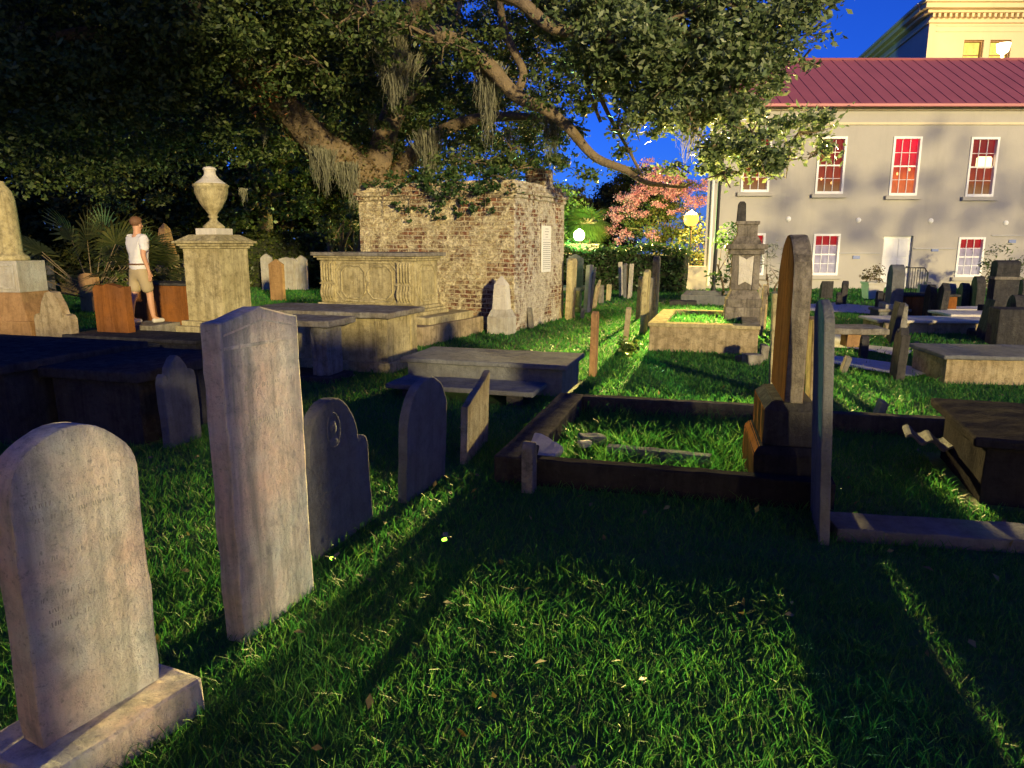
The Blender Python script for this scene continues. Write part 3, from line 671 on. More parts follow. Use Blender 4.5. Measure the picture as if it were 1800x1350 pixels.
for o_, a, b_ in ((.03, 0, .075), (.065, .075, .15), (.03, .15, .23), (-.04, .23, .30)): uvbox(bm, -VW - o_, o_, -o_, VD + o_, vt + a, vt + b_, .09, .026)
obj('cornice', bm, M['brick'], vault)
bm = bmesh.new(); uvbox(bm, -.62, -.2, VD - .6, VD - .15, vt + .3, vt + .66, .1, .012); obj('parapet_block', bm, M['brick'], vault)
ex(vc, VRZ, -VW, 0, 0, VD)
# plaque on the right wall: rows of lettering worn past reading
pm, pn, pl_, pp = mat('plaque_marble'); pp.inputs['Base Color'].default_value = (.72, .72, .74, 1); pp.inputs['Roughness'].default_value = .4
y0, y1 = 1.18, 1.62; z0p, z1p = hz(vc.y + 1.3, 478), hz(vc.y + 1.3, 397)
pq = thing('memorial_plaque', 'tall white inscribed plaque fixed to the right wall of the brick vault', 'plaque', vc + gx * .02 + gy * ((y0 + y1) / 2) + Vector((0, 0, z0p)), VRZ)
bm = bmesh.new(); bx(bm, 0, .03, -.22, .22, 0, z1p - z0p, .004); obj('panel', bm, pm, pq)
bm = bmesh.new(); r = random.Random(4); HP = z1p - z0p
zz = HP - .06
while zz > .04:
    k = (HP - zz) / HP
    half = .05 + .12 * r.random() if k < .28 else .185
    if abs(k - .3) < .02: bx(bm, .029, .032, -.19, .19, zz - .003, zz + .003, 0)
    else:
        y = -half
        while y < half:
            wl = r.uniform(.02, .06)
            bx(bm, .029, .032, y, min(y + wl, half), zz - .007, zz + .007, 0); y += wl + .018
    zz -= .038 if k > .3 else .05
obj('inscription', bm, plain('plaque_lettering', (.25, .25, .28), .8), pq)
# ------------------------------------------------------------------ kerbed plot in front
KA = R(15.5); kx = Vector((math.cos(KA), -math.sin(KA), 0)); ky = Vector((math.sin(KA), math.cos(KA), 0))
kc = gp(868, 842); KW, KL, KH = 2.05, 2.1, .155
t = thing('grave_kerb', 'low rectangular stone kerb around the near grassy plot', 'grave kerb', kc, -KA)
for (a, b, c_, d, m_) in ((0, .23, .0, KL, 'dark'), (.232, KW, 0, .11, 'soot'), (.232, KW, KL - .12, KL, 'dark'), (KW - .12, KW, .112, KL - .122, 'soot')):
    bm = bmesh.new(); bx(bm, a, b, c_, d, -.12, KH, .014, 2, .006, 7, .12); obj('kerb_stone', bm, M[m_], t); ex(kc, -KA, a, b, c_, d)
# broken pieces lying in the plot
def lump(name, px, py, z, dims, rot, m, lab, cat, amp=.02):
    bm = bmesh.new(); X, Y, Z = dims; bx(bm, -X / 2, X / 2, -Y / 2, Y / 2, 0, Z, .012, 2, amp, 11, .045)
    o = obj(name, bm, M[m], None, gp(px, py, z), 0); o.rotation_euler = tuple(R(v) for v in rot)
    tag(o, lab, cat, 'broken pieces in the kerbed plot'); return o
lump('stone_fragment', 953, 797, .10, (.24, .22, .04), (38, 12, -40), 'white', 'whitish broken slab propped in the corner of the kerbed plot', 'fragment')
lump('stone_fragment', 1040, 778, .03, (.2, .14, .06), (0, 4, 10), 'slate', 'flat grey fragment lying beside the whitish broken slab', 'fragment', .01)
lump('stone_fragment', 1028, 786, .05, (.09, .06, .05), (0, 0, 30), 'white', 'small white chip below the flat grey fragment', 'fragment', .008)
a, b = gp(1068, 782, .07), gp(1250, 800, .07); d = b - a
bm = bmesh.new(); bx(bm, 0, d.length, -.05, .05, -.09, .0, .008, 2, .006, 9, .08)
tag(obj('kerb_fragment', bm, M['slate'], None, a, math.atan2(d.y, d.x)), 'long pale stone rail lying in the middle of the kerbed plot', 'fragment', 'broken pieces in the kerbed plot')
# -- arched monument at the plot's right end
MA = R(13.5); mx_ = Vector((math.cos(MA), -math.sin(MA), 0)); my_ = Vector((math.sin(MA), math.cos(MA), 0))
mc = kc + kx * 1.6 + ky * .13
def lay(o, zz): return o
t = thing('arched_monument', 'tall round arched monument on stepped base beside the kerbed plot', 'monument', mc, -MA)
h1 = hz(mc.y, 786); h2 = hz(mc.y + .1, 702); h3 = hz(mc.y + .15, 412)
def two_faced(o, broad, edge):                # orange lamplight put into the broad faces' colour, shade into the edges
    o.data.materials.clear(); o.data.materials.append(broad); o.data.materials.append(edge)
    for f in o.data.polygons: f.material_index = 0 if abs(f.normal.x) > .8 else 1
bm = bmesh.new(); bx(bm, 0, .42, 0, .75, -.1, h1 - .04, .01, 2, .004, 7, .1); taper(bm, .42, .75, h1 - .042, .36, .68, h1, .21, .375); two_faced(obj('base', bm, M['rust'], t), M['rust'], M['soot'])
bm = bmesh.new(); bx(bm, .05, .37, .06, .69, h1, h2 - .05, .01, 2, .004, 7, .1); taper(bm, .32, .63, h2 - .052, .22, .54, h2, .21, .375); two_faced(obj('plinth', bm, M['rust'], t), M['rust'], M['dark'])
bm = stone_mesh('round', .70, .105, h3 - h2, bev=.012)
for v in bm.verts: v.co += Vector((.21, .40, h2))
for v in list(bm.verts):
    if v.co.z < h2: v.co.z = h2 - .001
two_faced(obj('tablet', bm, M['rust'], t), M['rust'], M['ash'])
# ------------------------------------------------------------------ walled plot with the pedestal monument
wa = gp(1140, 614); wb = gp(1331, 622); d = wb - wa; WA = -math.atan2(d.y, d.x); wl = d.length
t = thing('plot_wall', 'low rendered wall with pale coping around the pedestal monument', 'grave kerb', wa, -WA)
wh = hz(wa.y, 567)
for (x0, x1, y0, y1) in ((0, wl, 0, .2), (0, .2, .202, 2.3), (wl - .2, wl, .202, 2.3), (.202, wl - .202, 2.1, 2.3)):
    bm = bmesh.new(); bx(bm, x0, x1, y0, y1, -.1, wh - .05, .01, 2, .008, 6, .15); obj('wall', bm, M['buff'], t)
    bm = bmesh.new(); bx(bm, x0 - .02, x1 + .02, y0 - (.03 if y0 == 0 else -.032), y1 + (.028 if y0 == 0 else .02), wh - .05, wh, .008, 2, .004, 7, .15); obj('coping', bm, M['lime'], t)
bm = bmesh.new(); bx(bm, .2, wl - .2, .2, 2.1, -.1, wh - .07, 0); tag(obj('raised_earth', bm, M['ground'], t), kind='stuff')
ex(wa, -WA, 0, wl, 0, .2)
Yc = wa.y + 1.15; c = at(1305, 540, Yc); c.z = wh - .12
t = thing('pedestal_monument', 'stained pedestal monument with white panel and broken obelisk stub on top', 'monument', c, -R(14))
H_ = lambda py: hz(Yc, py) - c.z
bm = bmesh.new(); bx(bm, -.28, .26, -.28, .28, -.02, H_(538), .012, 2, .006, 7, .1); obj('base', bm, M['ash'], t)
bm = bmesh.new(); bx(bm, -.27, .27, -.27, .27, H_(538), H_(524), .012); taper(bm, .5, .5, H_(524), .38, .38, H_(508)); obj('plinth', bm, M['ash'], t)
bm = bmesh.new(); bx(bm, -.195, .195, -.205, .205, H_(508), H_(447), .01, 2, .004, 7, .1)
for q in (-.16, .16): bx(bm, q - .05, q + .05, -.222, -.2, H_(508), H_(447), .006)
obj('die', bm, M['ash'], t)
bm = bmesh.new(); pts_ = [(-.1, H_(500)), (0, H_(494)), (.1, H_(500)), (.105, H_(470)), (.11, H_(449)), (.03, H_(453)), (0, H_(456)), (-.03, H_(453)), (-.11, H_(449)), (-.105, H_(470))]
b = bmesh.new(); prism(b, pts_, 0, .014, .003); bmesh.ops.rotate(b, verts=b.verts[:], matrix=Matrix.Rotation(-math.pi / 2, 3, 'Z')); bmesh.ops.translate(b, verts=b.verts[:], vec=(0, -.204, 0)); merge(bm, b); obj('inscription_panel', bm, M['white'], t)
bm = bmesh.new(); bx(bm, -.26, .26, -.26, .26, H_(447), H_(438), .012); bx(bm, -.3, .3, -.3, .3, H_(438), H_(429), .015); obj('cornice', bm, M['ash'], t)
bm = bmesh.new(); taper(bm, .44, .44, H_(429), .32, .32, H_(415)); bx(bm, -.15, .15, -.15, .15, H_(415), H_(395), .01); bx(bm, -.175, .175, -.175, .175, H_(395), H_(389), .01); obj('upper_block', bm, M['ash'], t)
bm = bmesh.new(); taper(bm, .14, .14, H_(389), .115, .115, H_(358), -.1, 0); taper(bm, .115, .115, H_(358) - .002, .06, .06, H_(354), -.1, 0, 0); obj('shaft', bm, M['dark'], t)
# ------------------------------------------------------------------ right field tombs
tomb(1660, 671, -1, 2.2, .9, hz(gp(1660, 671).y, 623), 'broad box tomb with dark slab cut by right edge, mid lawn', az=8, body='buff', cap='slate', capt=.05, over=.06)
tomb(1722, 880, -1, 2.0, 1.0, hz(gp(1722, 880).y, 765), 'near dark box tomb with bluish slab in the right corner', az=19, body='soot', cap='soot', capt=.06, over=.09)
tomb(1545, 584, -1, 2.3, .7, hz(gp(1545, 584).y, 562), 'long ledger tomb with bright white slab on buff sides', az=4, body='buff', cap='white', capt=.05, over=.07)
tomb(1672, 577, -1, 2.0, .8, hz(gp(1672, 577).y, 552), 'white topped box tomb behind the leaning black slab', az=6, body='buff', cap='white', capt=.05, over=.06)
tomb(1664, 556, -1, 2.5, .7, hz(gp(1664, 556).y, 543), 'far white ledger nearest the shrub by the wall', az=3, body='grey', cap='white', capt=.04, over=.05)
tomb(1584, 555, -1, 1.1, .6, hz(gp(1584, 555).y, 517), 'dark brown box tomb below the iron railing', az=6, body='rust', cap='dark', capt=.05, over=.05)
tomb(1545, 556, -1, .6, .5, hz(gp(1545, 556).y, 543), 'small grey boulder-like tomb left of the white ledger', az=6, body='slate', cap='grey', capt=.06, over=.04)
c = gp(1503, 611); t = thing('table_tomb', 'mossy slab resting on one block leg beside the gravel path', 'table tomb', c, -R(6), 'box tombs and ledgers')
bm = bmesh.new(); bx(bm, -.95, .45, -.05, .6, hz(c.y, 588), hz(c.y, 577), .02, 3, .01, 7, .1); obj('slab', bm, M['grey'], t)
bm = bmesh.new(); bx(bm, -.12, .14, 0, .3, -.1, hz(c.y, 588), .012, 2, .006, 8, .08); obj('leg', bm, M['sand'], t)
bm = bmesh.new(); bx(bm, -.8, -.6, .1, .4, -.1, hz(c.y, 588), .012, 2, .006, 8, .08); obj('leg', bm, M['grey'], t)
# arched white-edged monument before the door
Yc = gp(1572, 556).y; c = gp(1574, 556)
t = thing('arched_monument', 'tall arched monument standing before the white door', 'monument', c, -GA)
bm = bmesh.new(); bx(bm, -.22, .22, -.05, .75, -.1, hz(Yc, 535), .012); obj('base', bm, M['marble'], t)
bm = stone_mesh('round', .62, .24, hz(Yc, 466) - hz(Yc, 535))
for v in bm.verts: v.co += Vector((0, .35, hz(Yc, 535)))
for v in bm.verts: v.co.z = max(v.co.z, hz(Yc, 535))
obj('tablet', bm, M['slate'], t)
# tall dark monument by the shrub
c = gp(1764, 572); Yc = c.y
t = thing('pedestal_monument', 'tall black monument with banded die and rounded top by the shrub', 'monument', c, -GA)
bm = bmesh.new(); bx(bm, -.3, .3, 0, .6, -.1, hz(Yc, 540), .012); obj('base', bm, M['dark'], t)
bm = bmesh.new(); bx(bm, -.2, .2, .1, .5, hz(Yc, 540), hz(Yc, 492), .01); obj('die', bm, M['dark'], t)
bm = bmesh.new(); bx(bm, -.22, .22, .08, .52, hz(Yc, 492), hz(Yc, 487), .005); obj('band', bm, M['grey'], t)
bm = stone_mesh('segment', .4, .38, hz(Yc, 458) - hz(Yc, 487))
for v in bm.verts: v.co += Vector((0, .3, hz(Yc, 487)))
for v in bm.verts: v.co.z = max(v.co.z, hz(Yc, 487))
obj('rounded_top', bm, M['dark'], t)
# stepped die at the right edge
c = gp(1788, 640); t = thing('pedestal_monument', 'dark square die on a pale lit block at right edge', 'monument', c, -GA)
bm = bmesh.new(); bx(bm, -.1, .5, 0, .5, -.1, hz(c.y, 612), .012); obj('base', bm, M['buff'], t)
bm = bmesh.new(); bx(bm, -.25, .42, .05, .5, hz(c.y, 612), hz(c.y, 545), .012); obj('die', bm, M['dark'], t)
# second kerb on the right, with a broken wavy piece
kc2 = gp(1462, 756); t = thing('grave_kerb', 'dark kerb of the next plot running right from the slate slab', 'grave kerb', kc2, -R(14))
bm = bmesh.new(); bx(bm, -.3, .95, 0, .12, -.1, .14, .012, 2, .006, 7, .1); obj('kerb_stone', bm, M['dark'], t)
bm = bmesh.new(); bx(bm, .955, 1.6, -.1, .05, -.1, .13, .012, 2, .02, 7, .08); obj('kerb_stone', bm, M['dark'], t)
c = gp(1590, 792, .08); bm = bmesh.new()
n_ = 26; va = []
for i in range(n_):
    x = i / (n_ - 1) * .42; z = .022 * math.sin(x * 48) + .09 * (1 - x / .42)
    va.append([bm.verts.new((x, y, z + k)) for y in (0, .3) for k in (0, .018)])
for A, B in zip(va, va[1:]):
    for (p, q) in ((0, 2), (2, 3), (3, 1), (1, 0)): bm.faces.new((A[p], A[q], B[q], B[p]))
bm.faces.new((va[0][0], va[0][1], va[0][3], va[0][2])); bm.faces.new((va[-1][0], va[-1][2], va[-1][3], va[-1][1]))
tag(obj('roof_tile', bm, M['slate'], None, c, -R(24)), 'wavy edged broken tile lying on the dark kerb at right', 'fragment')
kc3 = gp(1470, 945); t = thing('ledger_slab', 'flat dark slab flush with the grass right of the slate slab', 'ledger', kc3, -R(10), 'box tombs and ledgers')
bm = bmesh.new(); bx(bm, 0, 1.7, 0, .26, -.1, .05, .012, 2, .006, 7, .1); obj('slab', bm, M['slate'], t); ex(kc3, -R(10), 0, 1.7, 0, .26)
# far kerb by the hedge end
c = gp(1196, 534); t = thing('grave_kerb', 'pale far kerb plot on the lawn below the building corner', 'grave kerb', c, -GA)
for (a, b, cc, d) in ((0, 1.7, 0, .15), (0, .15, .152, 2.2), (1.55, 1.7, .152, 2.2), (.152, 1.548, 2.05, 2.2)):
    bm = bmesh.new(); bx(bm, a, b, cc, d, -.1, .22, .012); obj('kerb_stone', bm, M['slate'], t)
c = gp(1184, 536); bm = bmesh.new(); bx(bm, -.1, .55, 0, .4, -.05, .1, .015, 2, .01)
tag(obj('ledger_slab', bm, M['dark'], None, c, -GA), 'small black slab left of the pale far kerb plot', 'ledger')
# table tomb behind the tall slab right of the vault
c = gp(978, 548); t = thing('table_tomb', 'pale table tomb with tall pedimented headboard right of the vault', 'table tomb', c, -R(8), 'box tombs and ledgers')
zt = hz(c.y, 505)
bm = bmesh.new(); bx(bm, -.05, .6, -.03, .9, zt - .07, zt, .01); obj('slab', bm, M['slate'], t)
for x_ in (.05, .48):
    for y_ in (.05, .75):
        bm = bmesh.new(); lathe(bm, [(.07, 0), (.07, .06), (.045, .1), (.06, zt * .5), (.04, zt - .15), (.065, zt - .071)], 12, x_, y_); obj('leg', bm, M['lime'], t)
bm = bmesh.new(); b = stone_mesh('point', .38, .2, hz(c.y, 446) - zt)
for v in b.verts: v.co.z = max(v.co.z, 0)
bmesh.ops.rotate(b, verts=b.verts[:], matrix=Matrix.Rotation(math.pi / 2, 3, 'Z')); bmesh.ops.translate(b, verts=b.verts[:], vec=(.38, .5, zt)); merge(bm, b); obj('headboard', bm, M['slate'], t)
# ------------------------------------------------------------------ the long building
YB = 25.0
def X_(px, Y=YB, py=300): return at(px, py, Y).x
def Z_(py, Y=YB): return hz(Y, py)
def wall_open(bm, x0, x1, z0, z1, ops, y, deep):
    xs = sorted({x0, x1, *[o[0] for o in ops], *[o[1] for o in ops]}); zs_ = sorted({z0, z1, *[o[2] for o in ops], *[o[3] for o in ops]})
    for a, b in zip(xs, xs[1:]):
        for c, d in zip(zs_, zs_[1:]):
            if any(o[0] <= a and b <= o[1] and o[2] <= c and d <= o[3] for o in ops): continue
            bm.faces.new([bm.verts.new(p) for p in ((a, y, c), (b, y, c), (b, y, d), (a, y, d))])
    for a, b, c, d in ops:
        q = [(a, c), (b, c), (b, d), (a, d)]
        for i in range(4):
            p, r_ = q[i], q[(i + 1) % 4]
            bm.faces.new([bm.verts.new(v) for v in ((p[0], y, p[1]), (p[0], y + deep, p[1]), (r_[0], y + deep, r_[1]), (r_[0], y, r_[1]))])
    bmesh.ops.remove_doubles(bm, verts=bm.verts[:], dist=1e-4)
xL, xR = X_(1243, YB, 350), 24.0
bld = thing('church_hall', 'long cream stuccoed hall with maroon metal roof and sash windows', 'building', (0, YB, 0), 0)
def loc(px, py, Y=YB): p = at(px, py, Y); return p.x, p.z
upw = []
for (a, b, t_, bt) in ((1306, 1352, 240, 338), (1435, 1486, 240, 341), (1563, 1620, 240, 344), (1699, 1755, 241, 346)):
    xm = (loc(a, 290)[0] + loc(b, 290)[0]) / 2; upw.append((xm - .48, xm + .48, Z_(bt), Z_(t_)))
low = []
for (a, b, t_, bt) in ((1296, 1344, 410, 484), (1428, 1474, 411, 484), (1681, 1729, 417, 487)):
    xm = (loc(a, 450)[0] + loc(b, 450)[0]) / 2; low.append((xm - .46, xm + .46, Z_(bt), Z_(t_)))
xm = (loc(1548, 470)[0] + loc(1602, 470)[0]) / 2; door = (xm - .52, xm + .5, Z_(522), Z_(415))
extra = [(low[2][1] + 1.7, low[2][1] + 2.62, low[2][2], low[2][3]), (upw[3][1] + 1.68, upw[3][1] + 2.64, upw[3][2], upw[3][3])]
zE = Z_(190)
bm = bmesh.new(); wall_open(bm, xL, xR, -.1, zE, upw + low + [door] + extra, 0, .16); obj('wall', bm, M['stucco'], bld)
# side wall runs back along the plot line
bm = bmesh.new(); dx = .34
bm.faces.new([bm.verts.new(v) for v in ((xL, 0, -.1), (xL, 0, zE), (xL + 8 * dx, 8, zE), (xL + 8 * dx, 8, -.1))]); obj('side_wall', bm, M['upper'], bld)
bm = bmesh.new(); zB = Z_(218)
bx(bm, xL - .1, xR, -.05, -.002, zB - .03, zB + .05, .01); bx(bm, xL - .12, xR, -.10, -.002, zB + .42, zB + .52, .015); bx(bm, xL - .18, xR, -.22, -.002, zB + .52, zE, .02)
obj('cornice', bm, M['trim'], bld)
# roof: standing seams
Yr = YB + 3.6; zR = hz(Yr, 105)
bm = bmesh.new(); e0, e1 = (-.34, zE + .005), (Yr - YB, zR)
xa = X_(1372, YB, 187) ; xa = xL - .15
for (a, b, c_, d) in (((xa, e0[0], e0[1]), (xR, e0[0], e0[1]), (xR, e1[0], e1[1]), (xa + 1.2, e1[0], e1[1])), ((xa + 1.2, e1[0], e1[1]), (xR, e1[0], e1[1]), (xR, e1[0] + 3.6, e0[1]), (xa + 2.4, e1[0] + 3.6, e0[1]))):
    bm.faces.new([bm.verts.new(v) for v in (a, b, c_, d)])
bx(bm, xa, xR, -.40, -.3, zE - .02, zE + .09, .02)
x = xa + .2
while x < xR:
    tube(bm, [(x, e0[0], e0[1] + .006), (x, e1[0], e1[1] + .006)], .014, 6); x += .44
tube(bm, [(xa + 1.2, e1[0], e1[1] + .02), (xR, e1[0], e1[1] + .02)], .05, 8)
obj('roof', bm, M['roof'], bld)
# windows
def panemat(name, kind):
    m, n, l, p = mat(name); tc = n.new('ShaderNodeTexCoord'); sp = n.new('ShaderNodeSeparateXYZ'); l.new(tc.outputs['UV'], sp.inputs[0])
    ns = noise_n(n, l, tc.outputs['UV'], 5, 5, .6)
    if kind == 'up':
        c = ramp(n, l, sp.outputs[1], [(0, (.22, .12, .05)), (.16, (.20, .07, .02)), (.3, (.25, .035, .015)), (.62, (.19, .016, .012)), (1, (.21, .012, .014))])
    elif kind == 'bright':
        c = ramp(n, l, sp.outputs[1], [(0, (.55, .13, .04)), (.3, (.65, .12, .03)), (.44, (.45, .05, .02)), (.5, (.55, .02, .03)), (1, (.85, .006, .035))])
    elif kind == 'low':
        c = ramp(n, l, sp.outputs[1], [(0, (.48, .40, .36)), (.3, (.45, .38, .36)), (.6, (.36, .28, .28)), (.735, (.40, .29, .30)), (.75, (.30, .008, .012)), (1, (.36, .006, .012))])
    else:
        c = ramp(n, l, sp.outputs[1], [(0, (1, .75, .12)), (.5, (1, .78, .14)), (1, (1, .72, .12))])
    c = mix(n, l, math_n(n, l, 'MULTIPLY', ramp(n, l, ns, [(.42, (0, 0, 0)), (.62, (1, 1, 1))]), .45), c, mix(n, l, .6, c, (.02, .01, .008)))
    p.inputs['Base Color'].default_value = (.03, .02, .02, 1); p.inputs['Roughness'].default_value = 1; p.inputs['Specular IOR Level'].default_value = 0
    l.new(c, p.inputs['Emission Color']); p.inputs['Emission Strength'].default_value = 1.0 if kind != 'yellow' else 1.15
    return m
PM = {k: panemat('lit_pane_' + k, k) for k in ('up', 'bright', 'low', 'yellow')}
def quad_uv(x0, x1, z0, z1, y):
    bm = bmesh.new(); f = bm.faces.new([bm.verts.new(v) for v in ((x0, y, z0), (x1, y, z0), (x1, y, z1), (x0, y, z1))])
    uv = bm.loops.layers.uv.verify()
    for lp, u in zip(f.loops, ((0, 0), (1, 0), (1, 1), (0, 1))): lp[uv].uv = u
    return bm
lampm = emis('lampshade_glow', (1, .72, .36), 1.6); candle = emis('warm_interior_glow', (1, .55, .18), .9)
def window(o, cols, rows, kind, root, sill=True, stand=True, y0=0):
    x0, x1, z0, z1 = o; WP = M['whitepaint'] if sill else M['sand']
    bm = bmesh.new(); fw = .075
    ya, yb = y0 - .03, y0 + .13
    bx(bm, x0, x0 + fw, ya, yb, z0, z1, .006); bx(bm, x1 - fw, x1, ya, yb, z0, z1, .006); bx(bm, x0 + fw + .001, x1 - fw - .001, ya, yb, z1 - fw, z1, .006); bx(bm, x0 + fw + .001, x1 - fw - .001, ya, yb, z0, z0 + fw * 1.2, .006)
    w_ = obj('window', bm, WP, root)
    bm = bmesh.new(); xi0, xi1, zi0, zi1 = x0 + fw, x1 - fw, z0 + fw * 1.2, z1 - fw
    for i in range(1, cols): x = xi0 + (xi1 - xi0) * i / cols; bx(bm, x - .009, x + .009, y0 + .05, y0 + .09, zi0, zi1, .002)
    for j in range(1, rows):
        z = zi0 + (zi1 - zi0) * j / rows; hw = .024 if j == rows // 2 else .009; bx(bm, xi0, xi1, y0 + .045, y0 + .093, z - hw, z + hw, .002)
    obj('sash', bm, WP, w_)
    obj('pane', quad_uv(xi0, xi1, zi0, zi1, y0 + .11), PM[kind], w_)
    if sill:
        bm = bmesh.new(); bx(bm, x0 - .12, x1 + .12, y0 - .11, y0 - .003, z0 - .13, z0 - .002, .01); obj('sill', bm, M['stucco'], w_)
    return w_
for i, o in enumerate(upw): window(o, 3, 4, 'bright' if i == 2 else 'up', bld)
for i, o in enumerate(low): window(o, 3, 4, 'low', bld)
window(extra[0], 3, 4, 'low', bld); window(extra[1], 3, 4, 'up', bld)
# what glows inside: a drum shade, small candle lamps
bm = bmesh.new(); x0, x1, z0, z1 = upw[3]; xc = x0 + .58; zc_ = z0 + 1.13
lathe(bm, [(.01, zc_ - .18), (.24, zc_ - .18), (.27, zc_ - .1), (.27, zc_ + .14), (.22, zc_ + .2), (.01, zc_ + .2)], 20, xc, .10)
for v in bm.verts: v.co.y = .098 + (v.co.y - .10) * .03
obj('ceiling_lamp', bm, lampm, bld)
bm = bmesh.new()
for (i, fx, fz) in ((1, .25, .27), (1, .62, .2), (2, .3, .38), (2, .72, .45), (0, .6, .25)):
    o = upw[i]; x = o[0] + (o[1] - o[0]) * fx; z = o[2] + (o[3] - o[2]) * fz; b = bmesh.new(); bmesh.ops.create_icosphere(b, subdivisions=2, radius=.035)
    for v in b.verts: v.co = Vector((x + v.co.x, .1 + v.co.y * .1, z + v.co.z * 1.5))
    merge(bm, b)
obj('interior_light', bm, candle, bld, smooth=True)
# door
bm = bmesh.new(); x0, x1, z0, z1 = door
bx(bm, x0, x1 - .0, .10, .15, z0, z1, .004)
for a, b in ((.06, .44), (.56, .94)):
    for c_, d in ((.05, .3), (.34, .62), (.66, .95)): bx(bm, x0 + (x1 - x0) * a, x0 + (x1 - x0) * b, .085, .101, z0 + (z1 - z0) * c_, z0 + (z1 - z0) * d, .008)
dr = obj('door', bm, M['whitepaint'], bld)
bm = bmesh.new(); bx(bm, x0 - .0, x1, -.25, .1, -.1, z0 - .003, .01); obj('doorstep', bm, M['stucco'], bld)
bm = bmesh.new(); bx(bm, x1 - .12, x1 - .06, .03, .085, z0 + 1.0, z0 + 1.06, .01); obj('handle', bm, M['iron'], dr)
# tie rod plates, rails and small blue plates on the wall
for px, py in ((1386, 385), (1509, 387), (1636, 388), (1768, 392)):
    x, z = loc(px, py); bm = bmesh.new(); lathe(bm, [(.0001, 0), (.085, 0), (.085, .015), (.05, .04), (.0001, .05)], 20)
    bmesh.ops.rotate(bm, verts=bm.verts[:], matrix=Matrix.Rotation(R(90), 3, 'X')); bmesh.ops.translate(bm, verts=bm.verts[:], vec=(x, -.002, z)); obj('tie_plate', bm, M['whitepaint'], bld)
bm = bmesh.new()
for (a, b, py) in ((1474, 1547, 445), (1606, 1682, 437), (1742, 1800, 414)):
    x0, z = loc(a, py); x1, _ = loc(b, py); bx(bm, x0, x1, -.035, -.004, z - .02, z + .02, .004)
obj('conduit', bm, plain('grey_conduit', (.4, .4, .42), .6), bld)
bm = bmesh.new()
for px, py in ((1505, 452), (1643, 439), (1779, 424)):
    x, z = loc(px, py); bx(bm, x - .12, x + .12, -.03, -.004, z - .06, z + .05, .006)
obj('wall_plate', bm, plain('blue_plate', (.14, .2, .45), .5), bld)
bm = bmesh.new(); x, _ = loc(1240, 400); tube(bm, [(xL + .16, -.07, .1), (xL + .16, -.07, zE - .1)], .05, 10); obj('downpipe', bm, M['whitepaint'], bld)
# shade of the grey annexe block at the left corner
# upper storey of the next building behind
YU = 36.0
ux = at(1632, 60, YU).x; ub = thing('upper_building', 'tall ochre building with dentil cornice rising behind the maroon roof', 'building', (0, YU, 0), 0)
uw = []
for a, b in ((1693, 1728), (1739, 1776)): uw.append((at(a, 90, YU).x, at(b, 90, YU).x, hz(YU, 122), hz(YU, 70)))
zc0, zc1 = hz(YU, 36), hz(YU, 9)
bm = bmesh.new(); wall_open(bm, ux, 36, -.1, zc1, uw, 0, .28); obj('wall', bm, M['upper'], ub)
sd = Vector((math.sin(R(11)), math.cos(R(11)), 0)); L = 26
bm = bmesh.new(); bm.faces.new([bm.verts.new(v) for v in ((ux, 0, -.1), (ux, 0, zc1), (ux + sd.x * L, sd.y * L, zc1), (ux + sd.x * L, sd.y * L, -.1))]); obj('side_wall', bm, M['stucco'], ub)
bm = bmesh.new()
for o_, a, b in ((.10, zc0 - .12, zc0), (.26, zc0 + .28, zc0 + .42), (.5, zc0 + .42, zc1 - .02), (.62, zc1 - .02, zc1 + .12)):
    bx(bm, ux - o_, 36, -o_, -.004, a, b, .02)
    b_ = bmesh.new(); bx(b_, -o_, -.004, 0, L, a, b, .02); bmesh.ops.rotate(b_, verts=b_.verts[:], matrix=Matrix.Rotation(-R(11), 3, 'Z')); bmesh.ops.translate(b_, verts=b_.verts[:], vec=(ux, .01, 0)); merge(bm, b_)
x = ux
while x < 34: bx(bm, x, x + .12, -.22, -.005, zc0 + .1, zc0 + .27, .01); x += .26
obj('cornice', bm, M['upper'], ub)
bm = bmesh.new(); bx(bm, ux + .7, 36, .5, .9, zc1 - .5, zc1 + 1.3, .02); obj('parapet', bm, M['stucco'], ub)
bm = bmesh.new(); bx(bm, ux + .35, 36, -.03, -.004, hz(YU, 56), hz(YU, 54), .005); bx(bm, ux + .35, 36, -.03, -.004, hz(YU, 46), hz(YU, 44), .005); obj('string_course', bm, M['upper'], ub)
for o in uw:
    w_ = window(o, 1, 2, 'yellow', ub, False, y0=.12)
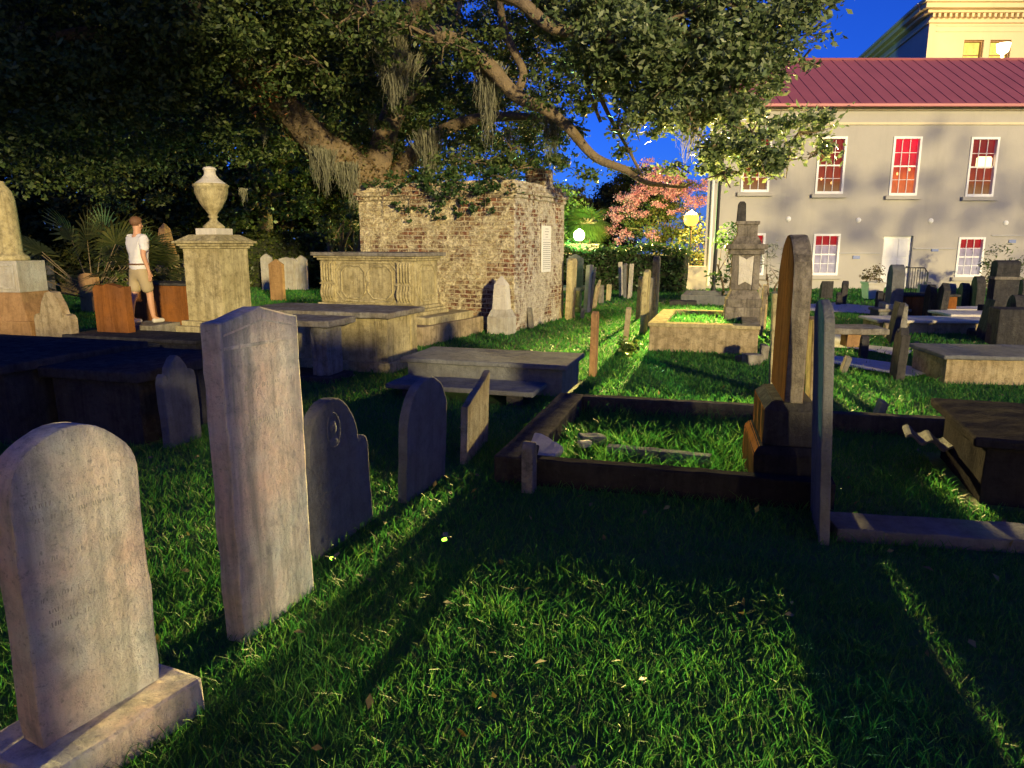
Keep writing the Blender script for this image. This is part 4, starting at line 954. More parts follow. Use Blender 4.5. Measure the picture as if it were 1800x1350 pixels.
# ------------------------------------------------------------------ lamps
def lampglobe(name, lab, px, py, Y, rad, glow, es, power, lcol, beam, bcol, az_, el_, size):
    p = at(px, py, Y); t = thing(name, lab, 'street lamp', (p.x, p.y, 0))
    bm = bmesh.new(); lathe(bm, [(.11, 0), (.11, .25), (.06, .35), (.045, p.z - rad - .12), (.08, p.z - rad - .08), (.1, p.z - rad * .9)], 12); obj('post', bm, M['iron'], t)
    bm = bmesh.new(); bmesh.ops.create_uvsphere(bm, u_segments=24, v_segments=14, radius=rad); bmesh.ops.translate(bm, verts=bm.verts[:], vec=(0, 0, p.z)); obj('globe', bm, emis(name + '_glow', glow, es), t, smooth=True)
    bm = bmesh.new(); lathe(bm, [(.05, p.z + rad * .98), (.06, p.z + rad * 1.05), (.02, p.z + rad * 1.2)], 12); obj('cap', bm, M['iron'], t)
    d = bpy.data.lights.new(name + '_light', 'POINT'); d.energy = power; d.color = lcol; d.shadow_soft_size = .12
    lo = bpy.data.objects.new(name + '_light', d); COL.objects.link(lo); lo.parent = t; lo.location = (0, 0, p.z + rad + .2)
    # added spot, with no fixture of its own, that brightens the lawn
    d = bpy.data.lights.new(name + '_beam', 'SPOT'); d.energy = beam; d.color = bcol; d.spot_size = R(size); d.spot_blend = 1.0; d.shadow_soft_size = .12
    lo = bpy.data.objects.new(name + '_beam', d); COL.objects.link(lo); lo.parent = t; lo.location = (-.06, -rad - .16, p.z)
    az_, el_ = R(az_), R(el_); lo.rotation_euler = Vector((-math.sin(az_) * math.cos(el_), -math.cos(az_) * math.cos(el_), -math.sin(el_))).to_track_quat('Z', 'Y').to_euler()
    return t
lampglobe('street_lamp', 'glowing orange globe lamp at the corner of the hall', 1215, 385, 26.8, .27, (1, .36, .06), 1.9, 4200, (1, .6, .17), ORANGE, (.95, .70, .22), 192, -4.3, 24)
lampglobe('street_lamp', 'glowing greenish white globe lamp beyond the hedge', 1018, 414, 28.4, .22, (.75, 1, .5), 6, 2600, (.55, 1, .28), GREEN, (.42, 1, .45), 188, -3.5, 23)
# floodlight on the hall roof washing the upper building
p = at(1762, 96, 31.5); t = thing('floodlight', 'bright floodlight on the ridge of the maroon roof', 'floodlight', p)
bm = bmesh.new(); lathe(bm, [(.05, -.2), (.05, .0), (.2, .1), (.26, .42), (.02, .44)], 14); obj('housing', bm, emis('flood_glow', (1, .8, .4), 12), t, smooth=True)
bm = bmesh.new(); tube(bm, [(0, 0, -.19), (0, 0, -1.2)], .04, 8); obj('bracket', bm, M['iron'], t)
d = bpy.data.lights.new('floodlight_light', 'POINT'); d.energy = FLOOD; d.color = (1, .72, .3); d.shadow_soft_size = .3
lo = bpy.data.objects.new('floodlight_light', d); COL.objects.link(lo); lo.location = (0, 1.2, 1.1); lo.parent = t
# dark pole in front of the hall corner
p = at(1254, 505, 22); q = at(1268, 325, 22)
t = thing('utility_pole', 'slim dark pole leaning slightly before the hall corner', 'pole', (p.x, 22, 0))
bm = bmesh.new(); tube(bm, [(0, 0, -.1), (.02, 0, 3), (.1, 0, 7)], [.06, .05, .04], 10); obj('shaft', bm, M['iron'], t)
bm = bmesh.new(); lathe(bm, [(.12, 0), (.12, .05), (.08, .12), (.06, .3)], 12); obj('base', bm, M['iron'], t)
# planter by the door, railing
p = gp(1532, 525); t = thing('planter', 'pale planter with a clipped dry bush beside the white door', 'planter', p, 0)
bm = bmesh.new(); taper(bm, .36, .36, 0, .46, .46, .42); bx(bm, -.25, .25, -.25, .25, .42, .47, .01); obj('pot', bm, M['terracotta'], t)
PLANTER = t
p = gp(1605, 528); t = thing('railing', 'small iron handrail by the steps of the white door', 'railing', p, -R(8))
bm = bmesh.new(); tube(bm, [(-.3, 0, 0), (-.3, 0, .88), (.2, 0, .88), (.3, 0, .75), (.3, 0, 0)], .02, 8); obj('rail', bm, M['iron'], t)
for k in range(8):
    bm = bmesh.new(); tube(bm, [(-.22 + k * .065, 0, .05), (-.22 + k * .065, 0, .87)], .009, 6); obj('baluster', bm, M['iron'], t)
# yellow lit garden wall beyond the right hedge
a, b = at(968, 432, 27.5), at(1052, 434, 27.5)
t = thing('garden_wall', 'low rendered wall showing above the hedge under the green lamp', 'wall', (a.x - 2, 27.5, 0), 0)
bm = bmesh.new(); bx(bm, 0, b.x - a.x + 2, 0, .2, -.1, a.z, .01); obj('body', bm, M['trim'], t)
bm = bmesh.new(); bx(bm, -.04, b.x - a.x + 2.04, -.05, .25, a.z + .001, a.z + .07, .01); obj('coping', bm, M['trim'], t)
# pale shed-like block at the end of the hedge
p = gp(1205, 512); t = thing('garden_wall', 'short cream wall with a gate pier left of the hall corner', 'wall', (at(1204, 480, 24.2).x, 24.2, 0), 0)
bm = bmesh.new(); bx(bm, 0, at(1243, 480, 24.2).x - at(1204, 480, 24.2).x - .02, 0, .25, -.1, hz(24.2, 468), .01); obj('body', bm, M['trim'], t)
bm = bmesh.new(); bx(bm, -.14, .12, -.06, .3, -.1, hz(24.2, 462), .02); obj('pier', bm, M['trim'], t)
# ------------------------------------------------------------------ foliage
nr = np.random.default_rng(11)
def leaf_mesh(name, C, size, elong=1.9, droop=.2, six=False, up=.0):
    """C: (n,3) leaf centres; each leaf is a folded quad pair"""
    n = len(C); C = np.asarray(C)
    d = nr.normal(size=(n, 3)); d[:, 2] = d[:, 2] * .7 - droop; d /= np.linalg.norm(d, axis=1)[:, None]
    q = nr.normal(size=(n, 3)); q[:, 2] += up; q -= d * (q * d).sum(1)[:, None]; q /= np.linalg.norm(q, axis=1)[:, None]
    s = np.cross(d, q)
    L = size * nr.uniform(.6, 1.25, n)[:, None]; W_ = L / elong * .5
    f = q * (W_ * nr.uniform(.1, .6, (n, 1)))
    A = C - d * L * .5; Bp = C - d * L * .05 + s * W_ + f; Cc = C + d * L * .5; D = C - d * L * .05 - s * W_ + f
    V = np.stack([A, Bp, Cc, D], 1).reshape(-1, 3); i = np.arange(n) * 4
    return np_mesh(name, V, np.stack([i, i + 1, i + 2, i + 3], 1))
def clusters(lobes, dens, per, spread, shell=.55):
    """lobes: (x,y,z,rx,ry,rz). leaf centres in clumps, with gaps between the clumps"""
    out = []
    for (x, y, z, rx, ry, rz) in lobes:
        vol = 4.19 * rx * ry * rz; k = max(3, int(vol * dens))
        u = nr.normal(size=(k, 3)); u /= np.linalg.norm(u, axis=1)[:, None]
        u *= (nr.uniform(shell ** 3, 1, k) ** (1 / 3))[:, None]
        c = u * [rx, ry, rz] + [x, y, z]
        m = per if np.isscalar(per) else per
        cnt = nr.integers(int(m * .5), int(m * 1.5), k)
        sp = spread * nr.uniform(.6, 1.4, k)
        cc = np.repeat(c, cnt, 0); ss = np.repeat(sp, cnt)[:, None]
        o = nr.normal(size=cc.shape); o[:, 2] *= .6
        out.append(cc + o * ss * .6)
    return np.concatenate(out)
def lobe(px, py, Y, r, fy=1.0, fz=.8): p = at(px, py, Y); return (p.x, p.y, p.z, r, r * fy, r * fz)
# --- the live oak
tp = at(668, 330, 17.0); oak = thing('live_oak', 'huge spreading live oak with mossy limbs over the brick vault', 'tree', (tp.x, tp.y, 0))
def rel(P): return [p - Vector((tp.x, tp.y, 0)) for p in P]
def limb(bm, spec, r0, r1, n=9, wob=.06, k=5):
    P = [at(*s) for s in spec]; out = []
    for i in range(len(P) - 1):
        p0, p1, p2, p3 = P[max(i - 1, 0)], P[i], P[i + 1], P[min(i + 2, len(P) - 1)]
        for j in range(k):
            t = j / k; out.append(.5 * ((2 * p1) + (p2 - p0) * t + (2 * p0 - 5 * p1 + 4 * p2 - p3) * t * t + (3 * p1 - p0 - 3 * p2 + p3) * t ** 3))
    out.append(P[-1]); m = len(out)
    out = [p + mnoise.noise_vector(p * 1.1) * wob for p in out]
    rad = [(r0 + (r1 - r0) * i / (m - 1)) * (1 + .12 * mnoise.noise(p * 2.3)) for i, p in enumerate(out)]
    tube(bm, rel(out), rad, n); return out
bm = bmesh.new()
tube(bm, rel([Vector((tp.x - .25, tp.y + .2, -.3)), Vector((tp.x - .1, tp.y + .1, .6)), Vector((tp.x, tp.y, 1.8)), Vector((tp.x, tp.y, tp.z + .15))]), [.85, .6, .5, .46], 14)
obj('trunk', bm, M['bark'], oak, smooth=True)
LIMBS = [
 ([(672, 335, 17), (620, 292, 16.7), (560, 250, 16.2), (500, 190, 15.4), (445, 140, 14.6), (395, 80, 13.8), (340, 20, 13), (280, -60, 12.2)], .37, .24),
 ([(684, 330, 17), (725, 275, 16.6), (775, 232, 16.2), (840, 207, 15.8), (905, 206, 15.4), (965, 214, 15), (1040, 228, 14.6)], .20, .02),
 ([(470, 165, 15), (520, 60, 14.2), (600, 10, 13.6), (700, 30, 13.2), (770, 58, 13), (850, 108, 12.8), (905, 165, 12.8), (960, 190, 12.8), (1000, 225, 12.8), (1048, 278, 12.8), (1100, 300, 12.8)], .20, .065),
 ([(1095, 298, 12.8), (1130, 318, 12.7), (1165, 326, 12.7), (1200, 328, 12.6), (1222, 316, 12.6)], .06, .008),
 ([(908, 168, 12.8), (922, 130, 12.9), (905, 92, 13), (884, 45, 13), (878, -20, 13)], .075, .06),
 ([(700, 30, 13.2), (800, -10, 12.6), (900, -5, 12.2), (975, 50, 12), (1060, 60, 11.8), (1160, 40, 11.6)], .16, .05),
 ([(1040, 110, 12.4), (1052, 165, 12.5), (1070, 205, 12.6), (1100, 262, 12.7), (1128, 310, 12.7)], .05, .02),
 ([(1030, 120, 12.6), (1036, 165, 12.6), (1055, 215, 12.7)], .04, .03),
 ([(1160, 40, 11.6), (1230, 70, 11.4), (1270, 130, 11.3), (1290, 180, 11.3), (1305, 225, 11.3)], .05, .006),
 ([(1160, 40, 11.6), (1250, 10, 11.4), (1340, 20, 11.3), (1410, 40, 11.3)], .05, .006),
 ([(1060, 60, 11.8), (1130, 120, 11.6), (1190, 170, 11.5), (1230, 240, 11.5), (1300, 280, 11.4), (1380, 250, 11.4)], .045, .006),
 ([(520, 195, 15.6), (515, 168, 15.4), (535, 148, 15.2), (560, 135, 15)], .06, .035),
 ([(560, 135, 15), (640, 130, 14.8), (700, 140, 14.8)], .035, .006),
 ([(395, 80, 13.8), (300, 90, 13), (200, 60, 12.4), (90, 70, 12)], .18, .08),
 ([(280, -60, 12.2), (150, -90, 11.6), (0, -60, 11.2)], .2, .1),
 ([(520, 60, 14.2), (480, -20, 13.6), (470, -100, 13.2)], .2, .15),
 ([(660, 310, 16.9), (690, 200, 17.6), (760, 100, 18), (800, 0, 18.4), (820, -100, 18.6)], .3, .18),
]
for s_, a, b in LIMBS:
    bm = bmesh.new(); limb(bm, s_, a, b, 10 if a > .1 else 7); obj('limb', bm, M['bark'], oak, smooth=True)
# fern fuzz and vine growing on the big limb
def along(spec, f0, f1, n, rad):
    P = [at(*s) for s in spec]; ts = nr.uniform(f0, f1, n) * (len(P) - 1); out = []
    for t in ts:
        i = min(int(t), len(P) - 2); p = P[i].lerp(P[i + 1], t - i); v = Vector(nr.normal(size=3)); v.normalize(); out.append(p + v * rad * (1.0 + .25 * abs(nr.normal())) - Vector((tp.x, tp.y, 0)))
    return np.array([tuple(o) for o in out])
link('fern_growth', leaf_mesh('fern_growth', np.concatenate([along(LIMBS[0][0], 0, .75, 1500, .33), along(LIMBS[0][0], .0, .2, 900, .36), along(LIMBS[1][0], .0, .2, 500, .2)]), .10, 3), M['fern'], oak)
_p = at(470, 150, 14.7); fz = nr.normal(size=(330, 3)) * [.16, .16, .24] + [_p.x - tp.x, _p.y - tp.y - .3, _p.z]
link('dry_fern', leaf_mesh('dry_fern', fz, .13, 2.6, .5), M['orange_fern'], oak)
small = [lobe(*a) for a in ((650, 20, 11.9, .6), (720, 45, 11.9, .55), (790, 75, 11.9, .45), (590, 45, 12.2, .6), (560, 110, 13.2, .6), (500, 110, 13.4, .6),(790, 318, 13.9, .4), (860, 308, 13.8, .5), (910, 296, 13.8, .4), (830, 285, 14.2, .6), (900, 262, 14.2, .5),(760, 190, 20, 1.5), (690, 250, 19, 1.1), (800, 160, 21, 1.4), (880, 200, 21, 1.3), (650, 280, 18.5, .9), (960, 240, 20, .8), (720, 300, 18.5, .8), (920, 280, 19, .8), (700, 150, 21, 1.6), (820, 260, 19, 1.1), (890, 240, 19.5, 1.0), (930, 190, 20, .9), (850, 290, 18, .8), (760, 270, 19, 1.1), (640, 170, 20, 1.6), (940, 290, 17.5, .5), (790, 60, 20, 1.4), (900, 60, 19, 1.2), (980, 60, 18, 1.1), (1000, 190, 17, .5),(620, 40, 12.6, .45), (735, 30, 12.3, .5), (800, 100, 12.2, .32), (690, 75, 12.6, .4), (850, 70, 12.4, .4), (940, 140, 12.2, .4), (560, 20, 13, .6), (1000, 180, 12.3, .35), (640, -10, 12.5, .5),
 (840, 275, 15.6, .9), (885, 290, 15.2, .85), (945, 262, 14.8, .7), (625, 120, 15.4, 1.5), (735, 140, 16.2, 1.1), (520, 60, 14.6, 1.4), (840, 20, 15, 1.2), (920, 60, 15, 1.0),
 (1000, 110, 14.6, .9), (1010, 235, 14.4, .45), (985, 285, 13.2, .22), (1030, 310, 12.9, .2), (1080, 285, 13, .3), (430, 230, 15.6, 1.0), (420, 50, 13.4, 1.5), (330, 20, 12.6, 1.6), (560, 180, 17, 1.3), (640, 230, 17.6, 1.3), (800, 100, 18.6, 1.5), (680, 40, 17, 1.5), (880, 160, 17.6, 1.0), (960, 150, 16.4, .8), (790, 215, 17.4, .9),
 (600, -70, 14, 2.2), (1050, -60, 13, 1.6))]
leftc = [lobe(*a) for a in ((210, 50, 13, 2.0), (70, 60, 12.4, 2.0), (300, 190, 15, 1.6), (130, 190, 14, 1.9), (0, 200, 13, 1.8), (200, 270, 16.5, 1.5), (60, -60, 12, 2.4), (330, -120, 12, 2.4), (400, 150, 16.4, 1.4), (-120, 60, 12, 2.2))]
C = clusters(small, 7.5, 62, .20); C2 = clusters(leftc, 7, 52, .25)
link('crown', leaf_mesh('crown', np.concatenate([C, C2]) - [tp.x, tp.y, 0], .105, 2.0), M['oak_leaf'], oak)
big = [lobe(*a) for a in (
 (1120, 60, 12, 1.15), (1220, 60, 11.8, 1.1), (1310, 55, 11.6, .95), (1380, 25, 11.5, .62), (1200, 150, 11.8, .9), (1290, 140, 11.6, .8), (1345, 120, 11.5, .45), (1405, 110, 11.5, .32), (1320, 235, 11.3, .72), (1405, 232, 11.3, .5), (1260, 255, 11.4, .5), (1330, 295, 11.3, .35), (1385, 285, 11.3, .3), (1270, 305, 11.4, .22),
 (1130, 205, 12.2, .5), (1060, 50, 12.4, 1.0), (1050, 150, 13, .6), (1190, 290, 12, .22), (1250, 195, 11.6, .5), (1415, -10, 11.5, .5), (1420, 60, 11.5, .3), (1085, 215, 12.4, .35), (1160, 110, 12, .8), (1440, 265, 11.3, .2))]
C = clusters(big, 34, 42, .17, .3)
link('bough_leaves', leaf_mesh('bough_leaves', C - [tp.x, tp.y, 0], .12, 2.2, .1), M['oak_leaf_big'], oak)
# twigs that carry the leaf lobes
bm = bmesh.new(); r = random.Random(5)
for lb in big + small[:24]:
    for k in range(7):
        u = Vector((r.gauss(0, 1), r.gauss(0, 1), r.gauss(0, .8))).normalized(); c0 = Vector(lb[:3]) - Vector((tp.x, tp.y, 0))
        e = c0 + Vector((u.x * lb[3], u.y * lb[4], u.z * lb[5])) * .95; m_ = c0.lerp(e, .5) + Vector((r.gauss(0, .1), r.gauss(0, .1), r.gauss(0, .08)))
        tube(bm, [c0, m_, e], [.016, .011, .004], 5, False)
tag(obj('twigs', bm, M['bark'], oak), kind='stuff')
def moss(px, py0, py1, Y, wpx, n):
    p = at(px, py0, Y); L = p.z - at(px, py1, Y).z; W_ = wpx / F * Y; V = []; Q = []
    for k in range(int(n * 2.6)):
        x = nr.normal(0, W_ * .5); y = nr.normal(0, W_ * .4); l_ = L * (nr.uniform(.2, 1.0) ** 1.5 * (1 - min(.8, abs(x) / W_ * .55))); z0 = nr.uniform(-.05, .45) * L * nr.random()
        ph = nr.uniform(0, 6.3); amp = nr.uniform(.02, .10) * max(.5, L); wd = nr.uniform(.003, .008) * (1 + Y / 24); an = nr.uniform(0, 3.14); ca, sa = math.cos(an) * wd, math.sin(an) * wd
        b = len(V); m = 7
        for j in range(m):
            t = j / (m - 1); cx_ = x * (1 - .35 * t) + amp * math.sin(ph + t * 5) * t; cy_ = y * (1 - .35 * t) + amp * math.cos(ph * 1.7 + t * 4) * t; w2 = 1 - t * .7
            V += [(cx_ - ca * w2, cy_ - sa * w2, -z0 - l_ * t), (cx_ + ca * w2, cy_ + sa * w2, -z0 - l_ * t)]
        Q += [(b + 2 * j, b + 2 * j + 1, b + 2 * j + 3, b + 2 * j + 2) for j in range(m - 1)]
    o = link('spanish_moss', np_mesh('spanish_moss', V, Q), M['moss'], oak, p - Vector((tp.x, tp.y, 0)))
for a in ((686, 45, 190, 13.4, 34, 190), (705, 95, 175, 13.6, 40, 120), (752, 228, 335, 15.6, 26, 150), (858, 112, 250, 13, 26, 150), (572, 262, 345, 15.6, 20, 90), (617, 285, 370, 16, 18, 90), (600, 285, 345, 16, 14, 60), (555, 255, 330, 15.8, 16, 60), (653, 200, 232, 16, 8, 40), (970, 200, 300, 14.2, 18, 90), (345, 55, 92, 13, 9, 30), (308, 50, 78, 13, 7, 24), (30, 40, 75, 11.5, 26, 70), (690, 160, 190, 14, 16, 60), (1215, 180, 290, 12, 30, 110), (800, 268, 300, 15.8, 10, 40), (895, 225, 262, 15.2, 8, 40), (540, 235, 262, 15.8, 14, 50), (1140, 40, 110, 12, 14, 50), (462, 215, 255, 15.6, 12, 40), (428, 330, 360, 16, 8, 30)): moss(*a)
# vine spilling over the top of the vault
iv = thing('vine', 'green vine and ferns growing over the top of the vault', 'vine', vc + Vector((0, 0, vt)), VRZ)
C = np.concatenate([clusters([(-VW * f, .0 + .2 * nr.uniform(-1, 1), .22 + nr.uniform(-.05, .12), .38, .3, .24)], 60, 30, .10, .2) for f in (.06, .24, .36, .18, .3, .42, .5, .58, .7, .82, .12)] + [clusters([(-VW * f, -.08, -.08 - .16 * nr.random(), .16, .07, .22)], 170, 16, .06, .2) for f in (.15, .2, .27, .34, .4, .46, .5, .62, .72, .3)])
link('leaves', leaf_mesh('leaves', C, .075, 1.6, .3), M['ivy'], iv)
bm = bmesh.new()
for f in (.15, .3, .46, .62, .8): tube(bm, [(-VW * f, .1, .3), (-VW * f - .05, -.06, .15), (-VW * f - .03, -.09, -.3)], [.012, .01, .004], 5)
obj('stem', bm, M['bark'], iv)
# --- other trees
def tree(name, lab, base, trunk_r, lobes, m, dens, per, spread, size, cat='tree', group=None, top=None, stems=1, elong=1.9):
    t = thing(name, lab, cat, (base.x, base.y, 0), 0, group); b0 = Vector((base.x, base.y, 0))
    bm = bmesh.new(); r = random.Random(hash(lab) % 999 if False else len(lab) * 7)
    zc = sum(l_[2] for l_ in lobes) / len(lobes)
    for k in range(stems):
        ox = (k - (stems - 1) / 2) * .3
        tube(bm, [(ox * .4, 0, -.2), (ox * .7, 0, zc * .35), (ox * 1.6 + .1, .05, zc * .8)], [trunk_r * 1.25, trunk_r, trunk_r * .6], 10)
        for lb in lobes:
            c0 = Vector(lb[:3]) - b0
            if stems == 1 or r.random() < .6: tube(bm, [(ox * 1.2, 0, zc * .6), c0 * .5 + Vector((ox * .5, 0, zc * .35)), c0], [trunk_r * .5, trunk_r * .3, trunk_r * .1], 6)
    obj('trunk', bm, M['bark'], t, smooth=True)
    link('crown', leaf_mesh('crown', clusters(lobes, dens, per, spread) - [base.x, base.y, 0], size, elong), m, t)
    return t
def P0(px, Y): p = at(px, 480, Y); p.z = 0; return p
G2 = 'dark trees beyond the long hedge'
tree('background_tree', 'black tree mass filling the upper left beyond the graves', P0(60, 25), .4, [lobe(*a) for a in ((-40, 120, 25, 3.6), (80, 40, 26, 3.6), (140, 190, 24, 3.0), (20, 270, 23, 2.6), (-140, 250, 24, 3.4), (150, 300, 23, 2.0), (60, 160, 27, 3.4), (-60, 0, 26, 4.0))], M['back_leaf'], 1.5, 60, .5, .26, group=G2)
tree('background_tree', 'dark broad tree behind the man and the palm', P0(290, 27), .4, [lobe(*a) for a in ((210, 120, 27, 3.4), (330, 60, 28, 3.2), (320, 200, 26, 2.6), (240, 280, 25, 2.2), (400, 150, 28, 2.6), (300, 330, 25, 1.6), (200, 210, 28, 3.0), (260, 10, 28, 3.4))], M['back_leaf'], 1.5, 60, .5, .26, group=G2)
tree('background_tree', 'yellow lit leafy tree right of the urn beyond the hedge', P0(470, 26), .3, [lobe(*a) for a in ((430, 290, 25, 1.7), (500, 340, 24.5, 1.2), (380, 340, 24.5, 1.3), (520, 250, 26, 1.9), (440, 370, 24, .9), (460, 200, 27, 2.2), (540, 140, 28, 2.4))], M['hedge_leaf'], 3, 50, .4, .2, group=G2)
tree('background_tree', 'dim tree behind the forked limbs of the oak', P0(620, 29), .35, [lobe(*a) for a in ((600, 250, 29, 2.2), (660, 150, 30, 2.4), (590, 330, 28, 1.6), (560, 60, 30, 2.6), (700, 280, 31, 1.6))], M['back_leaf'], 1.8, 60, .5, .26, group=G2)
tree('background_tree', 'dark undergrowth between the urn and the vault behind the hedge', P0(500, 30), .1, [lobe(*a) for a in ((400, 380, 30, 1.6), (460, 360, 31, 1.7), (520, 370, 31, 1.6), (580, 350, 32, 1.8), (630, 380, 31, 1.4), (550, 300, 33, 1.8), (620, 300, 33, 1.6), (480, 300, 33, 1.6), (660, 340, 32, 1.3), (350, 330, 31, 1.6))], M['back_leaf'], 4, 60, .45, .26, group=G2, stems=3)
tree('shrub', 'bright yellow lit bush against the left side of the vault', P0(602, 20), .08, [lobe(*a) for a in ((605, 385, 20, .55), (622, 400, 19.8, .5), (580, 395, 20.4, .45), (630, 375, 20.4, .4), (596, 410, 20, .5))], M['hedge_leaf'], 14, 40, .2, .13, 'shrub', stems=3)
tree('background_tree', 'low dark thicket closing the gap behind the palms', P0(120, 22), .1, [lobe(*a) for a in ((40, 400, 22, 1.5), (120, 400, 22, 1.3), (190, 390, 22, 1.3), (90, 450, 22, 1.2), (0, 450, 21, 1.3), (170, 440, 22, 1.1), (250, 420, 23, 1.3), (-60, 400, 22, 1.6), (300, 390, 24, 1.4))], M['back_leaf'], 7, 60, .35, .2, group=G2, stems=3)
# hedges
def hedge(lab, pa, pb, depth, ztop, m, size, dens, group='clipped hedges'):
    a, b = pa, pb; d = b - a; L = d.length; rz = math.atan2(d.y, d.x)
    t = thing('hedge', lab, 'hedge', a, rz, group)
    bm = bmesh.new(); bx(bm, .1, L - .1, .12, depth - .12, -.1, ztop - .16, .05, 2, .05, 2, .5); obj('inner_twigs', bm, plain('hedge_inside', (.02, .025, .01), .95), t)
    n = int((L * ztop + L * depth) * dens); f = nr.random(n) < ztop / (ztop + depth)
    x = nr.uniform(0, L, n); wob = .08 * np.sin(x * 1.7) + .06 * np.sin(x * 4.1 + 1)
    y = np.where(f, nr.normal(0.05, .06, n) + wob * .6, nr.uniform(0, depth, n)); z = np.where(f, nr.uniform(0, ztop, n), ztop + nr.normal(-.03, .06, n) + wob)
    k = int(n * .06); x2, y2, z2 = nr.uniform(0, L, k), nr.uniform(0, depth, k), ztop + abs(nr.normal(0, .13, k))
    C = np.stack([np.concatenate([x, x2]), np.concatenate([y, y2]), np.concatenate([z, z2])], 1)
    link('foliage', leaf_mesh('foliage', C, size, 1.8), m, t); return t
h1 = at(300, 495, 26); h1.z = 0; h2 = at(645, 495, 24.6); h2.z = 0
hedge('long clipped hedge running behind the urn and far white stones', h1 - (h2 - h1) * .6, h2, 1.3, hz(25.5, 412), M['hedge_leaf'], .16, 330)
h1 = at(972, 512, 24.2); h1.z = 0; h2 = at(1205, 512, 22.6); h2.z = 0
hedge('dark green hedge below the pink flowering tree', h1 - (h2 - h1) * .35, h2, 1.2, hz(23.4, 439), M['ivy'], .13, 420)
# crape myrtle
mb = P0(1165, 34)
ml = [lobe(*a) for a in ((1150, 350, 34.0, 1.25), (1200, 345, 33.7, 1.12), (1110, 370, 33.9, 1.0), (1140, 400, 33.5, 1.12), (1190, 395, 33.5, 1.12), (1165, 320, 34.5, 1.0), (1225, 400, 33.3, 0.62), (1100, 400, 33.5, 0.69))]
my = tree('crape_myrtle', 'crape myrtle covered in pink blossom beside the orange lamp', mb, .07, ml, M['myrtle_leaf'], 7, 46, .24, .12, stems=5)
fl = [lobe(*a) for a in ((1145, 322, 33, .4), (1175, 318, 33, .4), (1200, 335, 33, .4), (1120, 335, 33.2, .38), (1100, 365, 33.2, .36),(1130, 318, 33.4, 0.35), (1160, 303, 33.7, 0.38), (1190, 312, 33.5, 0.38), (1215, 330, 33.2, 0.38), (1105, 340, 33.2, 0.33), (1085, 362, 33.1, 0.33), (1090, 385, 33.0, 0.25), (1075, 402, 32.9, 0.28), (1150, 335, 33.0, 0.38), (1180, 340, 32.9, 0.35), (1225, 352, 32.9, 0.31), (1120, 352, 32.800000000000004, 0.25), (1132, 375, 32.6, 0.2), (1160, 360, 32.7, 0.2), (1200, 370, 32.6, 0.2), (1105, 415, 32.7, 0.25), (1085, 425, 32.7, 0.2), (1145, 410, 32.4, 0.15))]
link('blossom', leaf_mesh('blossom', clusters(fl + [(x + nr.normal(0, .3), y - .3, z + nr.normal(0, .25), r_, r__, r___) for (x, y, z, r_, r__, r___) in fl], 62, 34, .15, .1) - [mb.x, mb.y, 0], .075, 1.3), M['flower'], my)
G3 = 'trees beyond the lamps'
tree('background_tree', 'bright green tree lit beside the vault corner', P0(985, 33), .15, [lobe(*a) for a in ((990, 365, 33, 1.0), (975, 400, 33, 1.2), (1000, 405, 33, .7), (965, 350, 34, 1.2))], M['far_leaf'], 5, 46, .3, .16, group=G3)
tree('background_tree', 'dark tree silhouette between the round palm and the myrtle', P0(1065, 44), .25, [lobe(*a) for a in ((1065, 385, 44, 1.7), (1090, 370, 45, 2.0), (1045, 410, 44, 1.4), (1120, 350, 46, 2.4), (1080, 420, 44, 1.6))], M['back_leaf'], 4, 60, .4, .2, group=G3)
tree('background_tree', 'far low trees under the blue sky', P0(1020, 60), .25, [lobe(*a) for a in ((1010, 385, 60, 2.4), (1050, 400, 60, 2.2), (980, 370, 60, 2.6))], M['back_leaf'], 2, 60, .5, .3, group=G3)
# --- fan palms
def fan(bm_v, bm_q, base, d, up, R_, n, spread):
    d = d.normalized(); s = d.cross(up).normalized(); nrm = s.cross(d)
    for k in range(n):
        a = (k / (n - 1) - .5) * spread; v = d * math.cos(a) + s * math.sin(a); L = R_ * (1 - .25 * (a / (spread / 2)) ** 2) ; pw = v.cross(nrm).normalized() * R_ * .035
        b = len(bm_v); m1 = base + v * L * .55; tip = base + v * L - Vector((0, 0, .16 * L)) - nrm * .02 * L
        bm_v += [base, m1 + pw + nrm * .01, m1 - pw + nrm * .01, tip + pw * .15, tip - pw * .15]
        bm_q += [(b, b + 1, b + 2, b), (b + 1, b + 3, b + 4, b + 2)]
def palm(lab, base, trunk_h, R_, stalk, n, m, trunk_r=.13, seed=1, low=-.3, clear=None):
    t = thing('fan_palm', lab, 'palm', (base.x, base.y, 0)); r = random.Random(seed); V, Q = [], []
    bm = bmesh.new()
    if trunk_h > .3: tube(bm, [(0, 0, -.1), (.03, 0, trunk_h * .5), (0, 0, trunk_h)], [trunk_r, trunk_r * .9, trunk_r * .95], 12)
    top = Vector((0, 0, trunk_h))
    for k in range(n):
        az_, el = r.uniform(0, 6.283), math.asin(r.uniform(math.sin(low), .97)); u = Vector((math.cos(az_) * math.cos(el), math.sin(az_) * math.cos(el), math.sin(el)))
        b = top + u * stalk; tube(bm, [top, top + u * stalk * .5 + Vector((0, 0, .02)), b], [.014, .011, .008], 5)
        up = Vector((0, 0, 1)) if abs(u.z) < .85 else Vector((1, 0, 0)); fan(V, Q, b, u + Vector((0, 0, -.15)), up, R_ * r.uniform(.8, 1.1), 19, R(200))
    obj('trunk', bm, M['bark'], t)
    bm = bmesh.new(); vs = [bm.verts.new(v) for v in V]
    for q in Q:
        ids = list(dict.fromkeys(q)); bm.faces.new([vs[i] for i in ids])
    obj('fronds', bm, m, t); return t
